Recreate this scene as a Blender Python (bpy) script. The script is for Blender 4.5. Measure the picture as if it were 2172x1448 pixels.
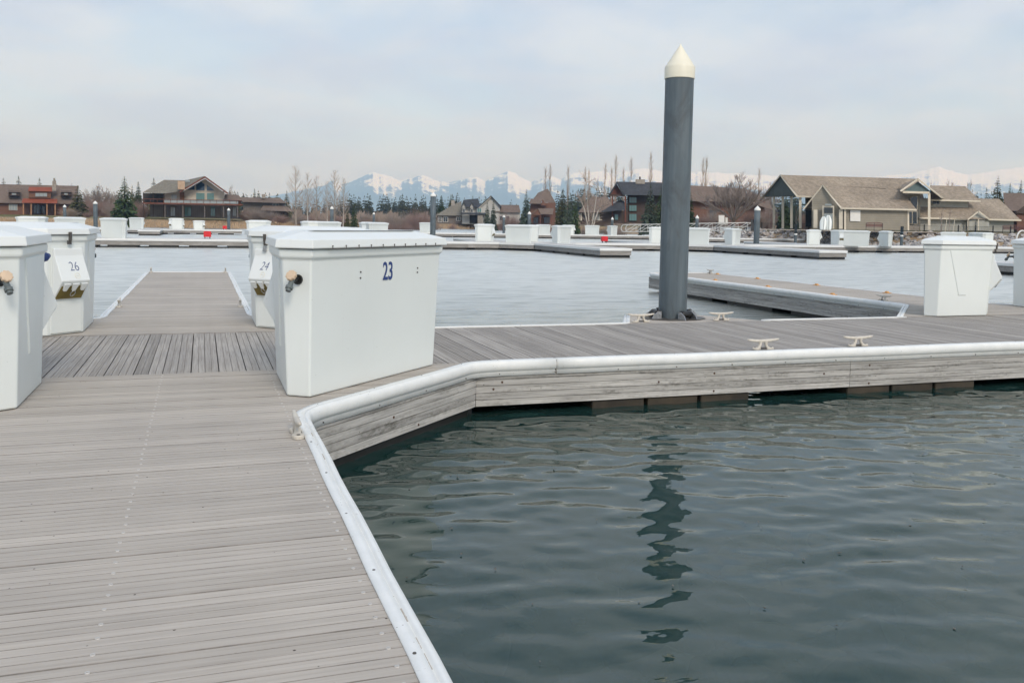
import bpy, bmesh, math, random
import numpy as np
from mathutils import Vector, Matrix

for o in list(bpy.data.objects):
    bpy.data.objects.remove(o)
random.seed(7)
rng = np.random.default_rng(7)
S = bpy.context.scene
COL = S.collection
R = math.radians

# ------------------------------------------------------------------ camera
EYE = 1.4                                   # eye height above the deck (deck top is z = 0)
cam_d = bpy.data.cameras.new('camera')
cam = bpy.data.objects.new('camera', cam_d)
COL.objects.link(cam)
cam.location = (0, 0, EYE)
cam.rotation_euler = (R(85.96), R(-1.0), R(-19.146))
cam_d.sensor_width = 36
cam_d.lens = 36 * 1890 / 2172
cam_d.shift_y = -117 / 2172
cam_d.clip_start = 0.05
cam_d.clip_end = 60000
S.camera = cam

# ------------------------------------------------------------------ sky, sun, exposure
SUN_EL, SUN_AZ = R(36), R(178)              # azimuth clockwise from +Y: behind the viewer
world = bpy.data.worlds.new('World')
S.world = world
world.use_nodes = True
wn, wl = world.node_tree.nodes, world.node_tree.links
wn.clear()


def wnode(t, **kw):
    n = wn.new(t)
    for k, v in kw.items():
        setattr(n, k, v)
    return n


def mathn(nodes, links, op, a, b=None, c=None, clamp=False):
    n = nodes.new('ShaderNodeMath')
    n.operation = op
    n.use_clamp = clamp
    for i, x in enumerate((a, b, c)):
        if x is None:
            continue
        if isinstance(x, (int, float)):
            n.inputs[i].default_value = x
        else:
            links.new(x, n.inputs[i])
    return n.outputs[0]


sky = wnode('ShaderNodeTexSky', sky_type='NISHITA')
sky.sun_disc = False
sky.sun_elevation = SUN_EL
sky.sun_rotation = SUN_AZ
sky.altitude = 900
sky.dust_density = 1.0
sky_s = wnode('ShaderNodeMix', data_type='RGBA', blend_type='MULTIPLY')
sky_s.inputs[0].default_value = 1
wl.new(sky.outputs[0], sky_s.inputs[6])
sky_s.inputs[7].default_value = (0.95, 0.98, 1.02, 1)
tc = wnode('ShaderNodeTexCoord')
sep = wnode('ShaderNodeSeparateXYZ')
wl.new(tc.outputs['Generated'], sep.inputs[0])
zc = mathn(wn, wl, 'MAXIMUM', mathn(wn, wl, 'ABSOLUTE', sep.outputs[2]), 0.0)
den = mathn(wn, wl, 'ADD', zc, 0.16)
cx = mathn(wn, wl, 'DIVIDE', sep.outputs[0], den)
cy = mathn(wn, wl, 'DIVIDE', sep.outputs[1], den)
comb = wnode('ShaderNodeCombineXYZ')
wl.new(cx, comb.inputs[0])
wl.new(cy, comb.inputs[1])
nz = wnode('ShaderNodeTexNoise')
nz.inputs['Scale'].default_value = 1.9
nz.inputs['Detail'].default_value = 7
nz.inputs['Roughness'].default_value = 0.56
nz.inputs['Distortion'].default_value = 0.5
wl.new(comb.outputs[0], nz.inputs['Vector'])
cover = wnode('ShaderNodeMapRange')           # cloud cover, mostly closed
cover.inputs['From Min'].default_value = 0.36
cover.inputs['From Max'].default_value = 0.56
cover.inputs['To Min'].default_value = 0.58
cover.inputs['To Max'].default_value = 0.97
wl.new(nz.outputs[0], cover.inputs[0])
nz2 = wnode('ShaderNodeTexNoise')
nz2.inputs['Scale'].default_value = 1.3
nz2.inputs['Detail'].default_value = 6
nz2.inputs['Roughness'].default_value = 0.55
off = wnode('ShaderNodeVectorMath', operation='ADD')
off.inputs[1].default_value = (7.3, -2.1, 4.0)
wl.new(comb.outputs[0], off.inputs[0])
wl.new(off.outputs[0], nz2.inputs['Vector'])
tone = wnode('ShaderNodeValToRGB')             # thicker cloud is greyer
cr = tone.color_ramp
cr.elements[0].position = 0.40
cr.elements[0].color = (4.3, 4.95, 6.3, 1)
cr.elements[1].position = 0.58
cr.elements[1].color = (5.2, 5.85, 6.75, 1)
wl.new(nz2.outputs[0], tone.inputs[0])
mixw = wnode('ShaderNodeMix', data_type='RGBA')
wl.new(cover.outputs[0], mixw.inputs[0])
wl.new(sky_s.outputs[2], mixw.inputs[6])
wl.new(tone.outputs[0], mixw.inputs[7])
bg = wnode('ShaderNodeBackground')
bg.inputs[1].default_value = 0.1
wl.new(mixw.outputs[2], bg.inputs[0])
wo = wnode('ShaderNodeOutputWorld')
wl.new(bg.outputs[0], wo.inputs[0])

sun_d = bpy.data.lights.new('sun', 'SUN')
sun_d.energy = 1.5
sun_d.angle = R(20)
sun_d.color = (1.0, 0.965, 0.92)
sun = bpy.data.objects.new('sun', sun_d)
COL.objects.link(sun)
sd = Vector((math.sin(SUN_AZ) * math.cos(SUN_EL), math.cos(SUN_AZ) * math.cos(SUN_EL), math.sin(SUN_EL)))
sun.rotation_euler = sd.to_track_quat('Z', 'Y').to_euler()

S.view_settings.view_transform = 'Standard'
S.view_settings.look = 'None'
S.view_settings.exposure = 0.58
S.view_settings.gamma = 1.0
S.render.engine = 'CYCLES'
S.cycles.use_denoising = True
S.cycles.max_bounces = 8
S.cycles.transparent_max_bounces = 16
S.cycles.volume_bounces = 3

# ------------------------------------------------------------------ helpers
WATER = -0.538


class MB:
    """collects shapes into one mesh"""

    def __init__(s):
        s.v, s.f = [], []

    def add(s, vs, fs):
        n = len(s.v)
        s.v.extend([tuple(p) for p in vs])
        s.f.extend([tuple(i + n for i in f) for f in fs])

    def box(s, x0, x1, y0, y1, z0, z1):
        s.add([(x0, y0, z0), (x1, y0, z0), (x1, y1, z0), (x0, y1, z0), (x0, y0, z1), (x1, y0, z1), (x1, y1, z1), (x0, y1, z1)],
              [(0, 3, 2, 1), (4, 5, 6, 7), (0, 1, 5, 4), (1, 2, 6, 5), (2, 3, 7, 6), (3, 0, 4, 7)])

    def loft(s, rings, cap=True):
        n = len(rings[0])
        base = len(s.v)
        for r in rings:
            s.v.extend([tuple(p) for p in r])
        for k in range(len(rings) - 1):
            for i in range(n):
                j = (i + 1) % n
                s.f.append((base + k * n + i, base + k * n + j, base + (k + 1) * n + j, base + (k + 1) * n + i))
        if cap:
            s.f.append(tuple(base + i for i in reversed(range(n))))
            s.f.append(tuple(base + (len(rings) - 1) * n + i for i in range(n)))

    def prism(s, poly, z0, z1):
        s.loft([[(x, y, z0) for x, y in poly], [(x, y, z1) for x, y in poly]])

    def tube(s, pts, rad, n=8, cap=True):
        pts = [Vector(p) for p in pts]
        if not isinstance(rad, (list, tuple)):
            rad = [rad] * len(pts)
        rings = []
        up = None
        for i, p in enumerate(pts):
            t = (pts[min(i + 1, len(pts) - 1)] - pts[max(i - 1, 0)]).normalized()
            if up is None:
                up = Vector((0, 0, 1)) if abs(t.z) < 0.9 else Vector((1, 0, 0))
            a = t.cross(up)
            if a.length < 1e-5:
                a = t.cross(Vector((0.3, 0.8, 0.1)))
            a.normalize()
            b = a.cross(t).normalized()
            up = b
            rings.append([p + (a * math.cos(q) + b * math.sin(q)) * rad[i] for q in [-2 * math.pi * k / n for k in range(n)]])
        s.loft(rings, cap)

    def cyl(s, c, r0, r1, z0, z1, n=24):
        s.loft([[(c[0] + r0 * math.cos(2 * math.pi * k / n), c[1] + r0 * math.sin(2 * math.pi * k / n), z0) for k in range(n)],
                [(c[0] + r1 * math.cos(2 * math.pi * k / n), c[1] + r1 * math.sin(2 * math.pi * k / n), z1) for k in range(n)]])

    def mesh(s, name):
        me = bpy.data.meshes.new(name)
        me.from_pydata(s.v, [], s.f)
        me.update()
        return me

    def xf(s, M):
        s.v = [tuple(M @ Vector(p)) for p in s.v]
        return s


def link(name, me, mat=None, parent=None, smooth=False):
    o = bpy.data.objects.new(name, me)
    COL.objects.link(o)
    if mat is not None and not me.materials:
        me.materials.append(mat)
    if parent is not None:
        o.parent = parent
    if smooth:
        me.polygons.foreach_set('use_smooth', [True] * len(me.polygons))
    return o


def part(name, mb, mat, parent=None, smooth=False, bevel=0.0):
    o = link(name, mb.mesh(name), mat, parent, smooth)
    if bevel:
        m = o.modifiers.new('bevel', 'BEVEL')
        m.width = bevel
        m.segments = 2
        m.limit_method = 'ANGLE'
        m.angle_limit = R(25)
    return o


def tag(o, label=None, cat=None, group=None, kind=None):
    if label:
        o['label'] = label
    if cat:
        o['category'] = cat
    if group:
        o['group'] = group
    if kind:
        o['kind'] = kind
    return o


def thing(name, label, cat, loc=(0, 0, 0), rz=0.0, group=None):
    o = bpy.data.objects.new(name, None)
    o.empty_display_size = 0.2
    COL.objects.link(o)
    o.location = loc
    o.rotation_euler = (0, 0, rz)
    return tag(o, label, cat, group)


def copy_tree(o, parent=None):
    c = o.copy()
    COL.objects.link(c)
    c.parent = parent
    for ch in o.children:
        copy_tree(ch, c)
    return c


CM = cam.rotation_euler.to_matrix()


def hor(u):
    return 462 + 0.01746 * (u - 428)


def at(u, v, d):
    """world point seen at picture position (u, v), d metres away along the view axis"""
    return Vector((0, 0, EYE)) + CM @ Vector(((u - 1086) / 1890, -(v - 607) / 1890, -1)) * d


# ------------------------------------------------------------------ materials
def newmat(name):
    m = bpy.data.materials.new(name)
    m.use_nodes = True
    nt = m.node_tree
    b = nt.nodes['Principled BSDF']
    return m, nt.nodes, nt.links, b


def noise(N, L, vec, scale, detail=4, rough=0.55, dist=0.0):
    n = N.new('ShaderNodeTexNoise')
    n.inputs['Scale'].default_value = scale
    n.inputs['Detail'].default_value = detail
    n.inputs['Roughness'].default_value = rough
    n.inputs['Distortion'].default_value = dist
    if vec is not None:
        L.new(vec, n.inputs['Vector'])
    return n.outputs[0]


def ramp(N, L, fac, stops):
    r = N.new('ShaderNodeValToRGB')
    e = r.color_ramp.elements
    while len(e) < len(stops):
        e.new(0.5)
    for i, (p, c) in enumerate(stops):
        e[i].position = p
        e[i].color = (c[0], c[1], c[2], 1)
    L.new(fac, r.inputs[0])
    return r.outputs[0]


def mix(N, L, fac, a, b, mode='MIX'):
    n = N.new('ShaderNodeMix')
    n.data_type = 'RGBA'
    n.blend_type = mode
    for i, x in ((0, fac), (6, a), (7, b)):
        if isinstance(x, (int, float)):
            n.inputs[i].default_value = x
        elif isinstance(x, (tuple, list)):
            n.inputs[i].default_value = (x[0], x[1], x[2], 1)
        else:
            L.new(x, n.inputs[i])
    return n.outputs[2]


def vec_map(N, L, src, scale=(1, 1, 1), rnd=None):
    m = N.new('ShaderNodeMapping')
    m.inputs['Scale'].default_value = scale
    L.new(src, m.inputs['Vector'])
    if rnd is not None:
        v = N.new('ShaderNodeVectorMath')
        v.operation = 'SCALE'
        v.inputs[0].default_value = (31.7, 17.3, 9.1)
        L.new(rnd, v.inputs[3])
        L.new(v.outputs[0], m.inputs['Location'])
    return m.outputs[0]


def bump(N, L, bsdf, h, strength=0.3, dist=0.01):
    b = N.new('ShaderNodeBump')
    b.inputs['Strength'].default_value = strength
    b.inputs['Distance'].default_value = dist
    L.new(h, b.inputs['Height'])
    L.new(b.outputs[0], bsdf.inputs['Normal'])


def plain(name, col, rough=0.6, var=0.12, scale=3.0, metal=0.0, spec=0.5, objrand=0.0):
    """a colour with slight uneven wear"""
    m, N, L, b = newmat(name)
    t = N.new('ShaderNodeTexCoord')
    f = noise(N, L, t.outputs['Object'], scale, 5)
    lo = tuple(c * (1 - var) for c in col)
    hi = tuple(min(1, c * (1 + var)) for c in col)
    c = ramp(N, L, f, [(0.3, lo), (0.7, hi)])
    if objrand:
        oi = N.new('ShaderNodeObjectInfo')
        mr = N.new('ShaderNodeMapRange')
        mr.inputs['To Min'].default_value = 1 - objrand
        mr.inputs['To Max'].default_value = 1 + objrand
        L.new(oi.outputs['Random'], mr.inputs[0])
        c = mix(N, L, 1.0, c, mr.outputs[0], 'MULTIPLY')
    L.new(c, b.inputs['Base Color'])
    b.inputs['Roughness'].default_value = rough
    b.inputs['Metallic'].default_value = metal
    b.inputs['Specular IOR Level'].default_value = spec
    return m


def wood(name, lo, hi, dark, along='x', grain=1.0, objrand=0.1, stain=0.5, spec=0.2, mildew=0.0):
    """weathered grey timber: grain runs along the board"""
    m, N, L, b = newmat(name)
    t = N.new('ShaderNodeTexCoord')
    oi = N.new('ShaderNodeObjectInfo')
    sx = (1.6, 70 * grain, 70 * grain) if along == 'x' else (70 * grain, 1.6, 70 * grain)
    g = noise(N, L, vec_map(N, L, t.outputs['Object'], sx, oi.outputs['Random']), 1.0, 6, 0.6, 0.3)
    sx2 = (0.5, 9, 9) if along == 'x' else (9, 0.5, 9)
    g2 = noise(N, L, vec_map(N, L, t.outputs['Object'], sx2, oi.outputs['Random']), 1.0, 4, 0.6)
    c = ramp(N, L, g, [(0.25, lo), (0.75, hi)])
    # black mildew streaks
    st = ramp(N, L, g2, [(0.57, (0, 0, 0)), (0.78, (1, 1, 1))])
    g3 = ramp(N, L, g, [(0.35, (0, 0, 0)), (0.6, (1, 1, 1))])
    c = mix(N, L, mix(N, L, stain, (0, 0, 0), mix(N, L, 1.0, st, g3, 'MULTIPLY')), c, dark)
    # broad world-space tone changes
    gp = N.new('ShaderNodeNewGeometry')
    br = noise(N, L, gp.outputs['Position'], 0.9, 4)
    c = mix(N, L, 1.0, c, ramp(N, L, br, [(0.3, (0.90, 0.895, 0.89)), (0.7, (1.06, 1.05, 1.03))]), 'MULTIPLY')
    if mildew:
        m1 = noise(N, L, vec_map(N, L, gp.outputs['Position'], (1.1, 1.1, 16)), 1.0, 7, 0.7, 0.8)
        m2 = noise(N, L, vec_map(N, L, gp.outputs['Position'], (14, 14, 30)), 1.0, 6, 0.7)
        mm = mix(N, L, 1.0, ramp(N, L, m1, [(0.46, (0, 0, 0)), (0.66, (1, 1, 1))]), ramp(N, L, m2, [(0.36, (0, 0, 0)), (0.62, (1, 1, 1))]), 'MULTIPLY')
        c = mix(N, L, mix(N, L, mildew, (0, 0, 0), mm), c, (0.075, 0.072, 0.058))
    # small specks of dirt
    vo = N.new('ShaderNodeTexVoronoi')
    vo.inputs['Scale'].default_value = 9
    L.new(gp.outputs['Position'], vo.inputs['Vector'])
    sp = ramp(N, L, vo.outputs['Distance'], [(0.036, (0.16, 0.15, 0.14)), (0.055, (1, 1, 1))])
    c = mix(N, L, 1.0, c, sp, 'MULTIPLY')
    mr = N.new('ShaderNodeMapRange')
    mr.inputs['To Min'].default_value = 1 - objrand
    mr.inputs['To Max'].default_value = 1 + objrand
    L.new(oi.outputs['Random'], mr.inputs[0])
    c = mix(N, L, 1.0, c, mr.outputs[0], 'MULTIPLY')
    L.new(c, b.inputs['Base Color'])
    b.inputs['Roughness'].default_value = 0.85
    b.inputs['Specular IOR Level'].default_value = spec
    bump(N, L, b, g, 0.35, 0.002)
    return m


def gelcoat(name, col, rough=0.35):
    m, N, L, b = newmat(name)
    t = N.new('ShaderNodeTexCoord')
    f = noise(N, L, t.outputs['Object'], 1.4, 3)
    c = ramp(N, L, f, [(0.35, tuple(x * 0.965 for x in col)), (0.65, col)])
    st = noise(N, L, vec_map(N, L, t.outputs['Object'], (16, 16, 0.7)), 1.0, 5, 0.6)
    c = mix(N, L, ramp(N, L, st, [(0.6, (0, 0, 0)), (0.85, (0.28, 0.28, 0.28))]), c, tuple(x * k for x, k in zip(col, (0.8, 0.79, 0.75))))
    vo = N.new('ShaderNodeTexVoronoi')
    vo.inputs['Scale'].default_value = 11
    L.new(t.outputs['Object'], vo.inputs['Vector'])
    sp = ramp(N, L, vo.outputs['Distance'], [(0.03, (0.72, 0.72, 0.7)), (0.06, (1, 1, 1))])
    c = mix(N, L, 1.0, c, sp, 'MULTIPLY')
    L.new(c, b.inputs['Base Color'])
    b.inputs['Roughness'].default_value = rough
    return m


M = {}
M['deck'] = wood('finger_deck_wood', (0.378, 0.342, 0.302), (0.528, 0.488, 0.440), (0.16, 0.15, 0.14), 'x', 1.0, 0.085, 0.6)
M['walk'] = wood('walkway_deck_wood', (0.23, 0.212, 0.195), (0.45, 0.425, 0.395), (0.075, 0.07, 0.07), 'y', 1.0, 0.16, 0.7)
M['deck_under'] = plain('joist_wood', (0.05, 0.045, 0.04), 0.9)
M['fascia'] = wood('fascia_wood', (0.27, 0.265, 0.25), (0.56, 0.55, 0.53), (0.045, 0.045, 0.04), 'x', 0.8, 0.14, 1.0, mildew=0.85)
M['board_edge'] = plain('dark_board_edge', (0.26, 0.24, 0.22), 0.9, 0.3, 6)
M['float'] = plain('float_plastic', (0.012, 0.012, 0.011), 0.5, 0.4, 2.0)
M['float_wood'] = plain('wet_timber', (0.045, 0.034, 0.021), 0.6, 0.55, 3.0)
M['gel'] = gelcoat('white_gelcoat', (0.745, 0.785, 0.765))
M['gel_lid'] = gelcoat('white_gelcoat_lid', (0.775, 0.805, 0.79))
M['navy'] = plain('navy_lettering', (0.02, 0.05, 0.19), 0.5, 0.1, 10)
M['steel'] = plain('galvanised_steel', (0.42, 0.43, 0.44), 0.35, 0.2, 20, 0.8)
M['dark_steel'] = plain('dull_steel', (0.13, 0.12, 0.11), 0.5, 0.3, 20, 0.6)
M['rust'] = plain('rusty_bolt', (0.09, 0.045, 0.025), 0.8, 0.5, 30)
M['olive'] = plain('olive_socket_plate', (0.17, 0.125, 0.018), 0.5, 0.3, 12)
M['black'] = plain('black_rubber', (0.012, 0.012, 0.012), 0.45, 0.3, 10)
M['beige'] = plain('beige_plastic', (0.62, 0.47, 0.33), 0.5, 0.1, 12)
M['greyplastic'] = plain('grey_plastic', (0.10, 0.12, 0.12), 0.4, 0.25, 15)
M['cleat'] = plain('cast_cleat', (0.56, 0.52, 0.45), 0.55, 0.16, 22)
M['screw'] = plain('screw_head', (0.50, 0.485, 0.46), 0.4, 0.1, 30)
M['red'] = plain('red_cabinet', (0.62, 0.012, 0.02), 0.4, 0.1, 3)
M['capwhite'] = plain('pile_cap_plastic', (0.80, 0.76, 0.62), 0.45, 0.06, 2.0)
M['capfar'] = plain('pile_cap_white', (0.80, 0.80, 0.76), 0.45, 0.04, 2.0)
M['alu'] = plain('white_painted_metal', (0.70, 0.70, 0.67), 0.45, 0.06, 2.0)


def pile_mat():
    m, N, L, b = newmat('pile_sleeve')
    t = N.new('ShaderNodeTexCoord')
    s = noise(N, L, vec_map(N, L, t.outputs['Object'], (9, 9, 0.55)), 1.0, 6, 0.62, 0.4)
    c = ramp(N, L, s, [(0.3, (0.076, 0.100, 0.116)), (0.55, (0.108, 0.138, 0.156)), (0.8, (0.150, 0.178, 0.195))])
    s2 = noise(N, L, vec_map(N, L, t.outputs['Object'], (2.2, 2.2, 1.1)), 1.0, 6, 0.7, 1.2)
    c = mix(N, L, ramp(N, L, s2, [(0.48, (0, 0, 0)), (0.68, (0.85, 0.85, 0.85))]), c, (0.068, 0.076, 0.082))
    L.new(c, b.inputs['Base Color'])
    b.inputs['Roughness'].default_value = 0.5
    b.inputs['Specular IOR Level'].default_value = 0.4
    bump(N, L, b, s, 0.15, 0.004)
    return m


M['pile'] = pile_mat()


def rail_mat():
    m, N, L, b = newmat('white_vinyl_rail')
    gp = N.new('ShaderNodeNewGeometry')
    f = noise(N, L, gp.outputs['Position'], 6, 6, 0.65)
    c = ramp(N, L, f, [(0.3, (0.70, 0.72, 0.71)), (0.6, (0.79, 0.80, 0.78))])
    f2 = noise(N, L, vec_map(N, L, gp.outputs['Position'], (9, 9, 40)), 1.0, 6, 0.75, 1.5)
    c = mix(N, L, ramp(N, L, f2, [(0.64, (0, 0, 0)), (0.76, (0.75, 0.75, 0.75))]), c, (0.34, 0.33, 0.31))
    vo = N.new('ShaderNodeTexVoronoi')
    vo.inputs['Scale'].default_value = 22
    L.new(gp.outputs['Position'], vo.inputs['Vector'])
    c = mix(N, L, 1.0, c, ramp(N, L, vo.outputs['Distance'], [(0.05, (0.45, 0.43, 0.40)), (0.09, (1, 1, 1))]), 'MULTIPLY')
    L.new(c, b.inputs['Base Color'])
    b.inputs['Roughness'].default_value = 0.45
    w = N.new('ShaderNodeTexWave')
    w.inputs['Scale'].default_value = 11
    w.inputs['Distortion'].default_value = 1.2
    L.new(gp.outputs['Position'], w.inputs['Vector'])
    bump(N, L, b, w.outputs[0], 0.05, 0.004)
    return m


M['rail'] = rail_mat()


def water_mat():
    m, N, L, b = newmat('lake_water')
    N.remove(b)
    out = N['Material Output']
    gp = N.new('ShaderNodeNewGeometry')
    v1 = vec_map(N, L, gp.outputs['Position'], (1.0, 1.7, 1))
    h1 = noise(N, L, v1, 3.2, 3, 0.5, 0.3)
    h2 = noise(N, L, vec_map(N, L, gp.outputs['Position'], (0.5, 1.1, 1)), 1.1, 3, 0.5, 0.4)
    # calm near the docks in front of the viewer, breezier out on the open water
    sp = N.new('ShaderNodeSeparateXYZ')
    L.new(gp.outputs['Position'], sp.inputs[0])
    far = N.new('ShaderNodeMapRange')
    far.inputs['From Min'].default_value = 8.5
    far.inputs['From Max'].default_value = 13
    L.new(sp.outputs[1], far.inputs[0])
    h3 = noise(N, L, vec_map(N, L, gp.outputs['Position'], (0.22, 0.9, 1)), 1.0, 5, 0.62, 0.6)
    hh = mathn(N, L, 'ADD', mathn(N, L, 'ADD', mathn(N, L, 'MULTIPLY', h1, 0.5), h2), mathn(N, L, 'MULTIPLY', mathn(N, L, 'MULTIPLY', h3, 5.0), far.outputs[0]))
    hs = mathn(N, L, 'MULTIPLY', hh, mathn(N, L, 'ADD', mathn(N, L, 'MULTIPLY', far.outputs[0], 0.16), 0.20))
    bp = N.new('ShaderNodeBump')
    bp.inputs['Strength'].default_value = 1.0
    bp.inputs['Distance'].default_value = 0.03
    L.new(hs, bp.inputs['Height'])
    fr = N.new('ShaderNodeFresnel')
    iorm = N.new('ShaderNodeMapRange')
    iorm.inputs['To Min'].default_value = 1.46
    iorm.inputs['To Max'].default_value = 1.5
    L.new(far.outputs[0], iorm.inputs[0])
    L.new(iorm.outputs[0], fr.inputs['IOR'])
    L.new(bp.outputs[0], fr.inputs['Normal'])
    gl = N.new('ShaderNodeBsdfGlossy')
    gl.distribution = 'MULTI_GGX'
    gl.inputs['Color'].default_value = (1.0, 0.995, 0.955, 1)
    # small unresolved wavelets out on the open water
    rg = N.new('ShaderNodeMapRange')
    rg.inputs['From Min'].default_value = 10
    rg.inputs['From Max'].default_value = 20
    rg.inputs['To Min'].default_value = 0.015
    rg.inputs['To Max'].default_value = 0.30
    L.new(sp.outputs[1], rg.inputs[0])
    L.new(rg.outputs[0], gl.inputs['Roughness'])
    L.new(bp.outputs[0], gl.inputs['Normal'])
    tr = N.new('ShaderNodeBsdfTransparent')
    tr.inputs[0].default_value = (0.30, 0.45, 0.40, 1)
    df = N.new('ShaderNodeBsdfDiffuse')                  # light scattered back by the water itself
    df.inputs[0].default_value = (0.017, 0.052, 0.048, 1)
    body = N.new('ShaderNodeMixShader')
    body.inputs[0].default_value = 0.66
    L.new(tr.outputs[0], body.inputs[1])
    L.new(df.outputs[0], body.inputs[2])
    mx = N.new('ShaderNodeMixShader')
    fr2 = N.new('ShaderNodeFresnel')                    # open water: average reflectance of the wavelets
    fr2.inputs['IOR'].default_value = 1.75
    fm = N.new('ShaderNodeMix')
    L.new(far.outputs[0], fm.inputs[0])
    L.new(fr.outputs[0], fm.inputs[2])
    # wavelet faces turned to the viewer mirror less sky
    rp = noise(N, L, vec_map(N, L, gp.outputs['Position'], (0.75, 2.6, 1)), 1.25, 5, 0.62, 0.5)
    rp2 = noise(N, L, vec_map(N, L, gp.outputs['Position'], (0.05, 0.16, 1)), 1.0, 3, 0.55)
    dash = N.new('ShaderNodeMapRange')
    dash.inputs['From Min'].default_value = 0.47
    dash.inputs['From Max'].default_value = 0.68
    dash.inputs['To Max'].default_value = 0.27
    L.new(rp, dash.inputs[0])
    dd_ = mathn(N, L, 'MULTIPLY', dash.outputs[0], mathn(N, L, 'ADD', rp2, 0.45))
    ff = mathn(N, L, 'MINIMUM', mathn(N, L, 'MULTIPLY', fr2.outputs[0], 1.27), 0.92)
    L.new(mathn(N, L, 'SUBTRACT', ff, dd_), fm.inputs[3])
    L.new(fm.outputs[0], mx.inputs[0])
    L.new(body.outputs[0], mx.inputs[1])
    L.new(gl.outputs[0], mx.inputs[2])
    L.new(mx.outputs[0], out.inputs['Surface'])
    return m


M['water'] = water_mat()

# ------------------------------------------------------------------ water
def graded(lo, hi, c0, c1, fine, grow):
    """coordinates that are fine between c0 and c1 and coarser away from them"""
    a = list(np.arange(c0, c1, fine))
    st, x = fine, a[-1]
    while x < hi:
        st *= grow
        x += st
        a.append(min(x, hi))
    st, x = fine, c0
    left = []
    while x > lo:
        st *= grow
        x -= st
        left.append(max(x, lo))
    return np.array(left[::-1] + a)


def make_water():
    xs = graded(-420, 320, 0.0, 9.0, 0.03, 1.06)
    ys = graded(-150, 420, 1.0, 9.0, 0.03, 1.06)
    gx, gy = np.meshgrid(xs, ys)
    z = np.zeros_like(gx)
    r2 = np.random.default_rng(11)
    # summed ripples, longer ones with more height
    for lam, amp, n in ((1.7, 0.0016, 5), (0.85, 0.0017, 8), (0.42, 0.0016, 14), (0.22, 0.00085, 20)):
        for k in range(n):
            th = r2.normal(1.25, 0.5)
            l = lam * r2.uniform(0.75, 1.3)
            ph = r2.uniform(0, 6.28)
            z += amp * r2.uniform(0.5, 1.0) * np.sin((gx * math.cos(th) + gy * math.sin(th)) * 6.2832 / l + ph)
    calm = np.clip((gy - 1.0) / 8.0, 0, 1) * 0.55 + 0.55
    sp_x = np.gradient(xs)[None, :]
    sp_y = np.gradient(ys)[:, None]
    fade = np.clip(1.6 - np.maximum(sp_x, sp_y) / 0.12, 0, 1)
    # a small ring spreading from a drop at the right
    for (rx, ry) in ((5.9, 4.35),):
        d = np.hypot(gx - rx, gy - ry)
        z += 0.0011 * np.sin(d * 62) * np.exp(-(d / 0.28) ** 2)
    z = z * calm * fade + WATER
    V = np.stack([gx, gy, z], -1).reshape(-1, 3)
    nx, ny = len(xs), len(ys)
    idx = np.arange(nx * ny).reshape(ny, nx)
    F = np.stack([idx[:-1, :-1], idx[:-1, 1:], idx[1:, 1:], idx[1:, :-1]], -1).reshape(-1, 4)
    me = bpy.data.meshes.new('water')
    me.vertices.add(len(V))
    me.vertices.foreach_set('co', V.ravel())
    me.loops.add(F.size)
    me.loops.foreach_set('vertex_index', F.ravel().astype(np.int32))
    me.polygons.add(len(F))
    me.polygons.foreach_set('loop_start', np.arange(0, F.size, 4).astype(np.int32))
    me.polygons.foreach_set('use_smooth', np.ones(len(F), bool))
    me.update(calc_edges=True)
    o = link('water', me, M['water'])
    tag(o, kind='structure')


make_water()

# ------------------------------------------------------------------ docks close by
FX0, FX1 = -1.33, 0.68            # the finger the viewer stands on (runs along Y)
WY0, WY1 = 8.5, 11.45             # the main walkway (runs along X)
GUS = 1.92                        # size of the corner gussets


def board_mesh(name, w, t, xl0, xr0, xl1, xr1):
    """grooved board lying along x, w wide along y; slanted ends possible"""
    prof = [(0, -t), (0, -0.0015), (0.0015, 0), (w / 2 - 0.002, 0), (w / 2 - 0.0015, -0.006), (w / 2 + 0.0015, -0.006), (w / 2 + 0.002, 0), (w - 0.0015, 0), (w, -0.0015), (w, -t)]
    mb = MB()
    mb.loft([[(xl0 + (xl1 - xl0) * y / w, y - w / 2, z) for y, z in prof], [(xr0 + (xr1 - xr0) * y / w, y - w / 2, z) for y, z in prof]])
    me = mb.mesh(name)
    for k, p in enumerate(me.polygons):          # darker edges and groove, paler tread
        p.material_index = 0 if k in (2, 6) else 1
    return me


def screw_mesh():
    mb = MB()
    mb.cyl((0, 0), 0.0088, 0.0078, 0.0, 0.003, 10)
    mb.cyl((0, 0), 0.004, 0.0, 0.0046, 0.002, 6)
    return mb.mesh('screw')


SCREW = screw_mesh()
SCREW.materials.append(M['screw'])


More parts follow.
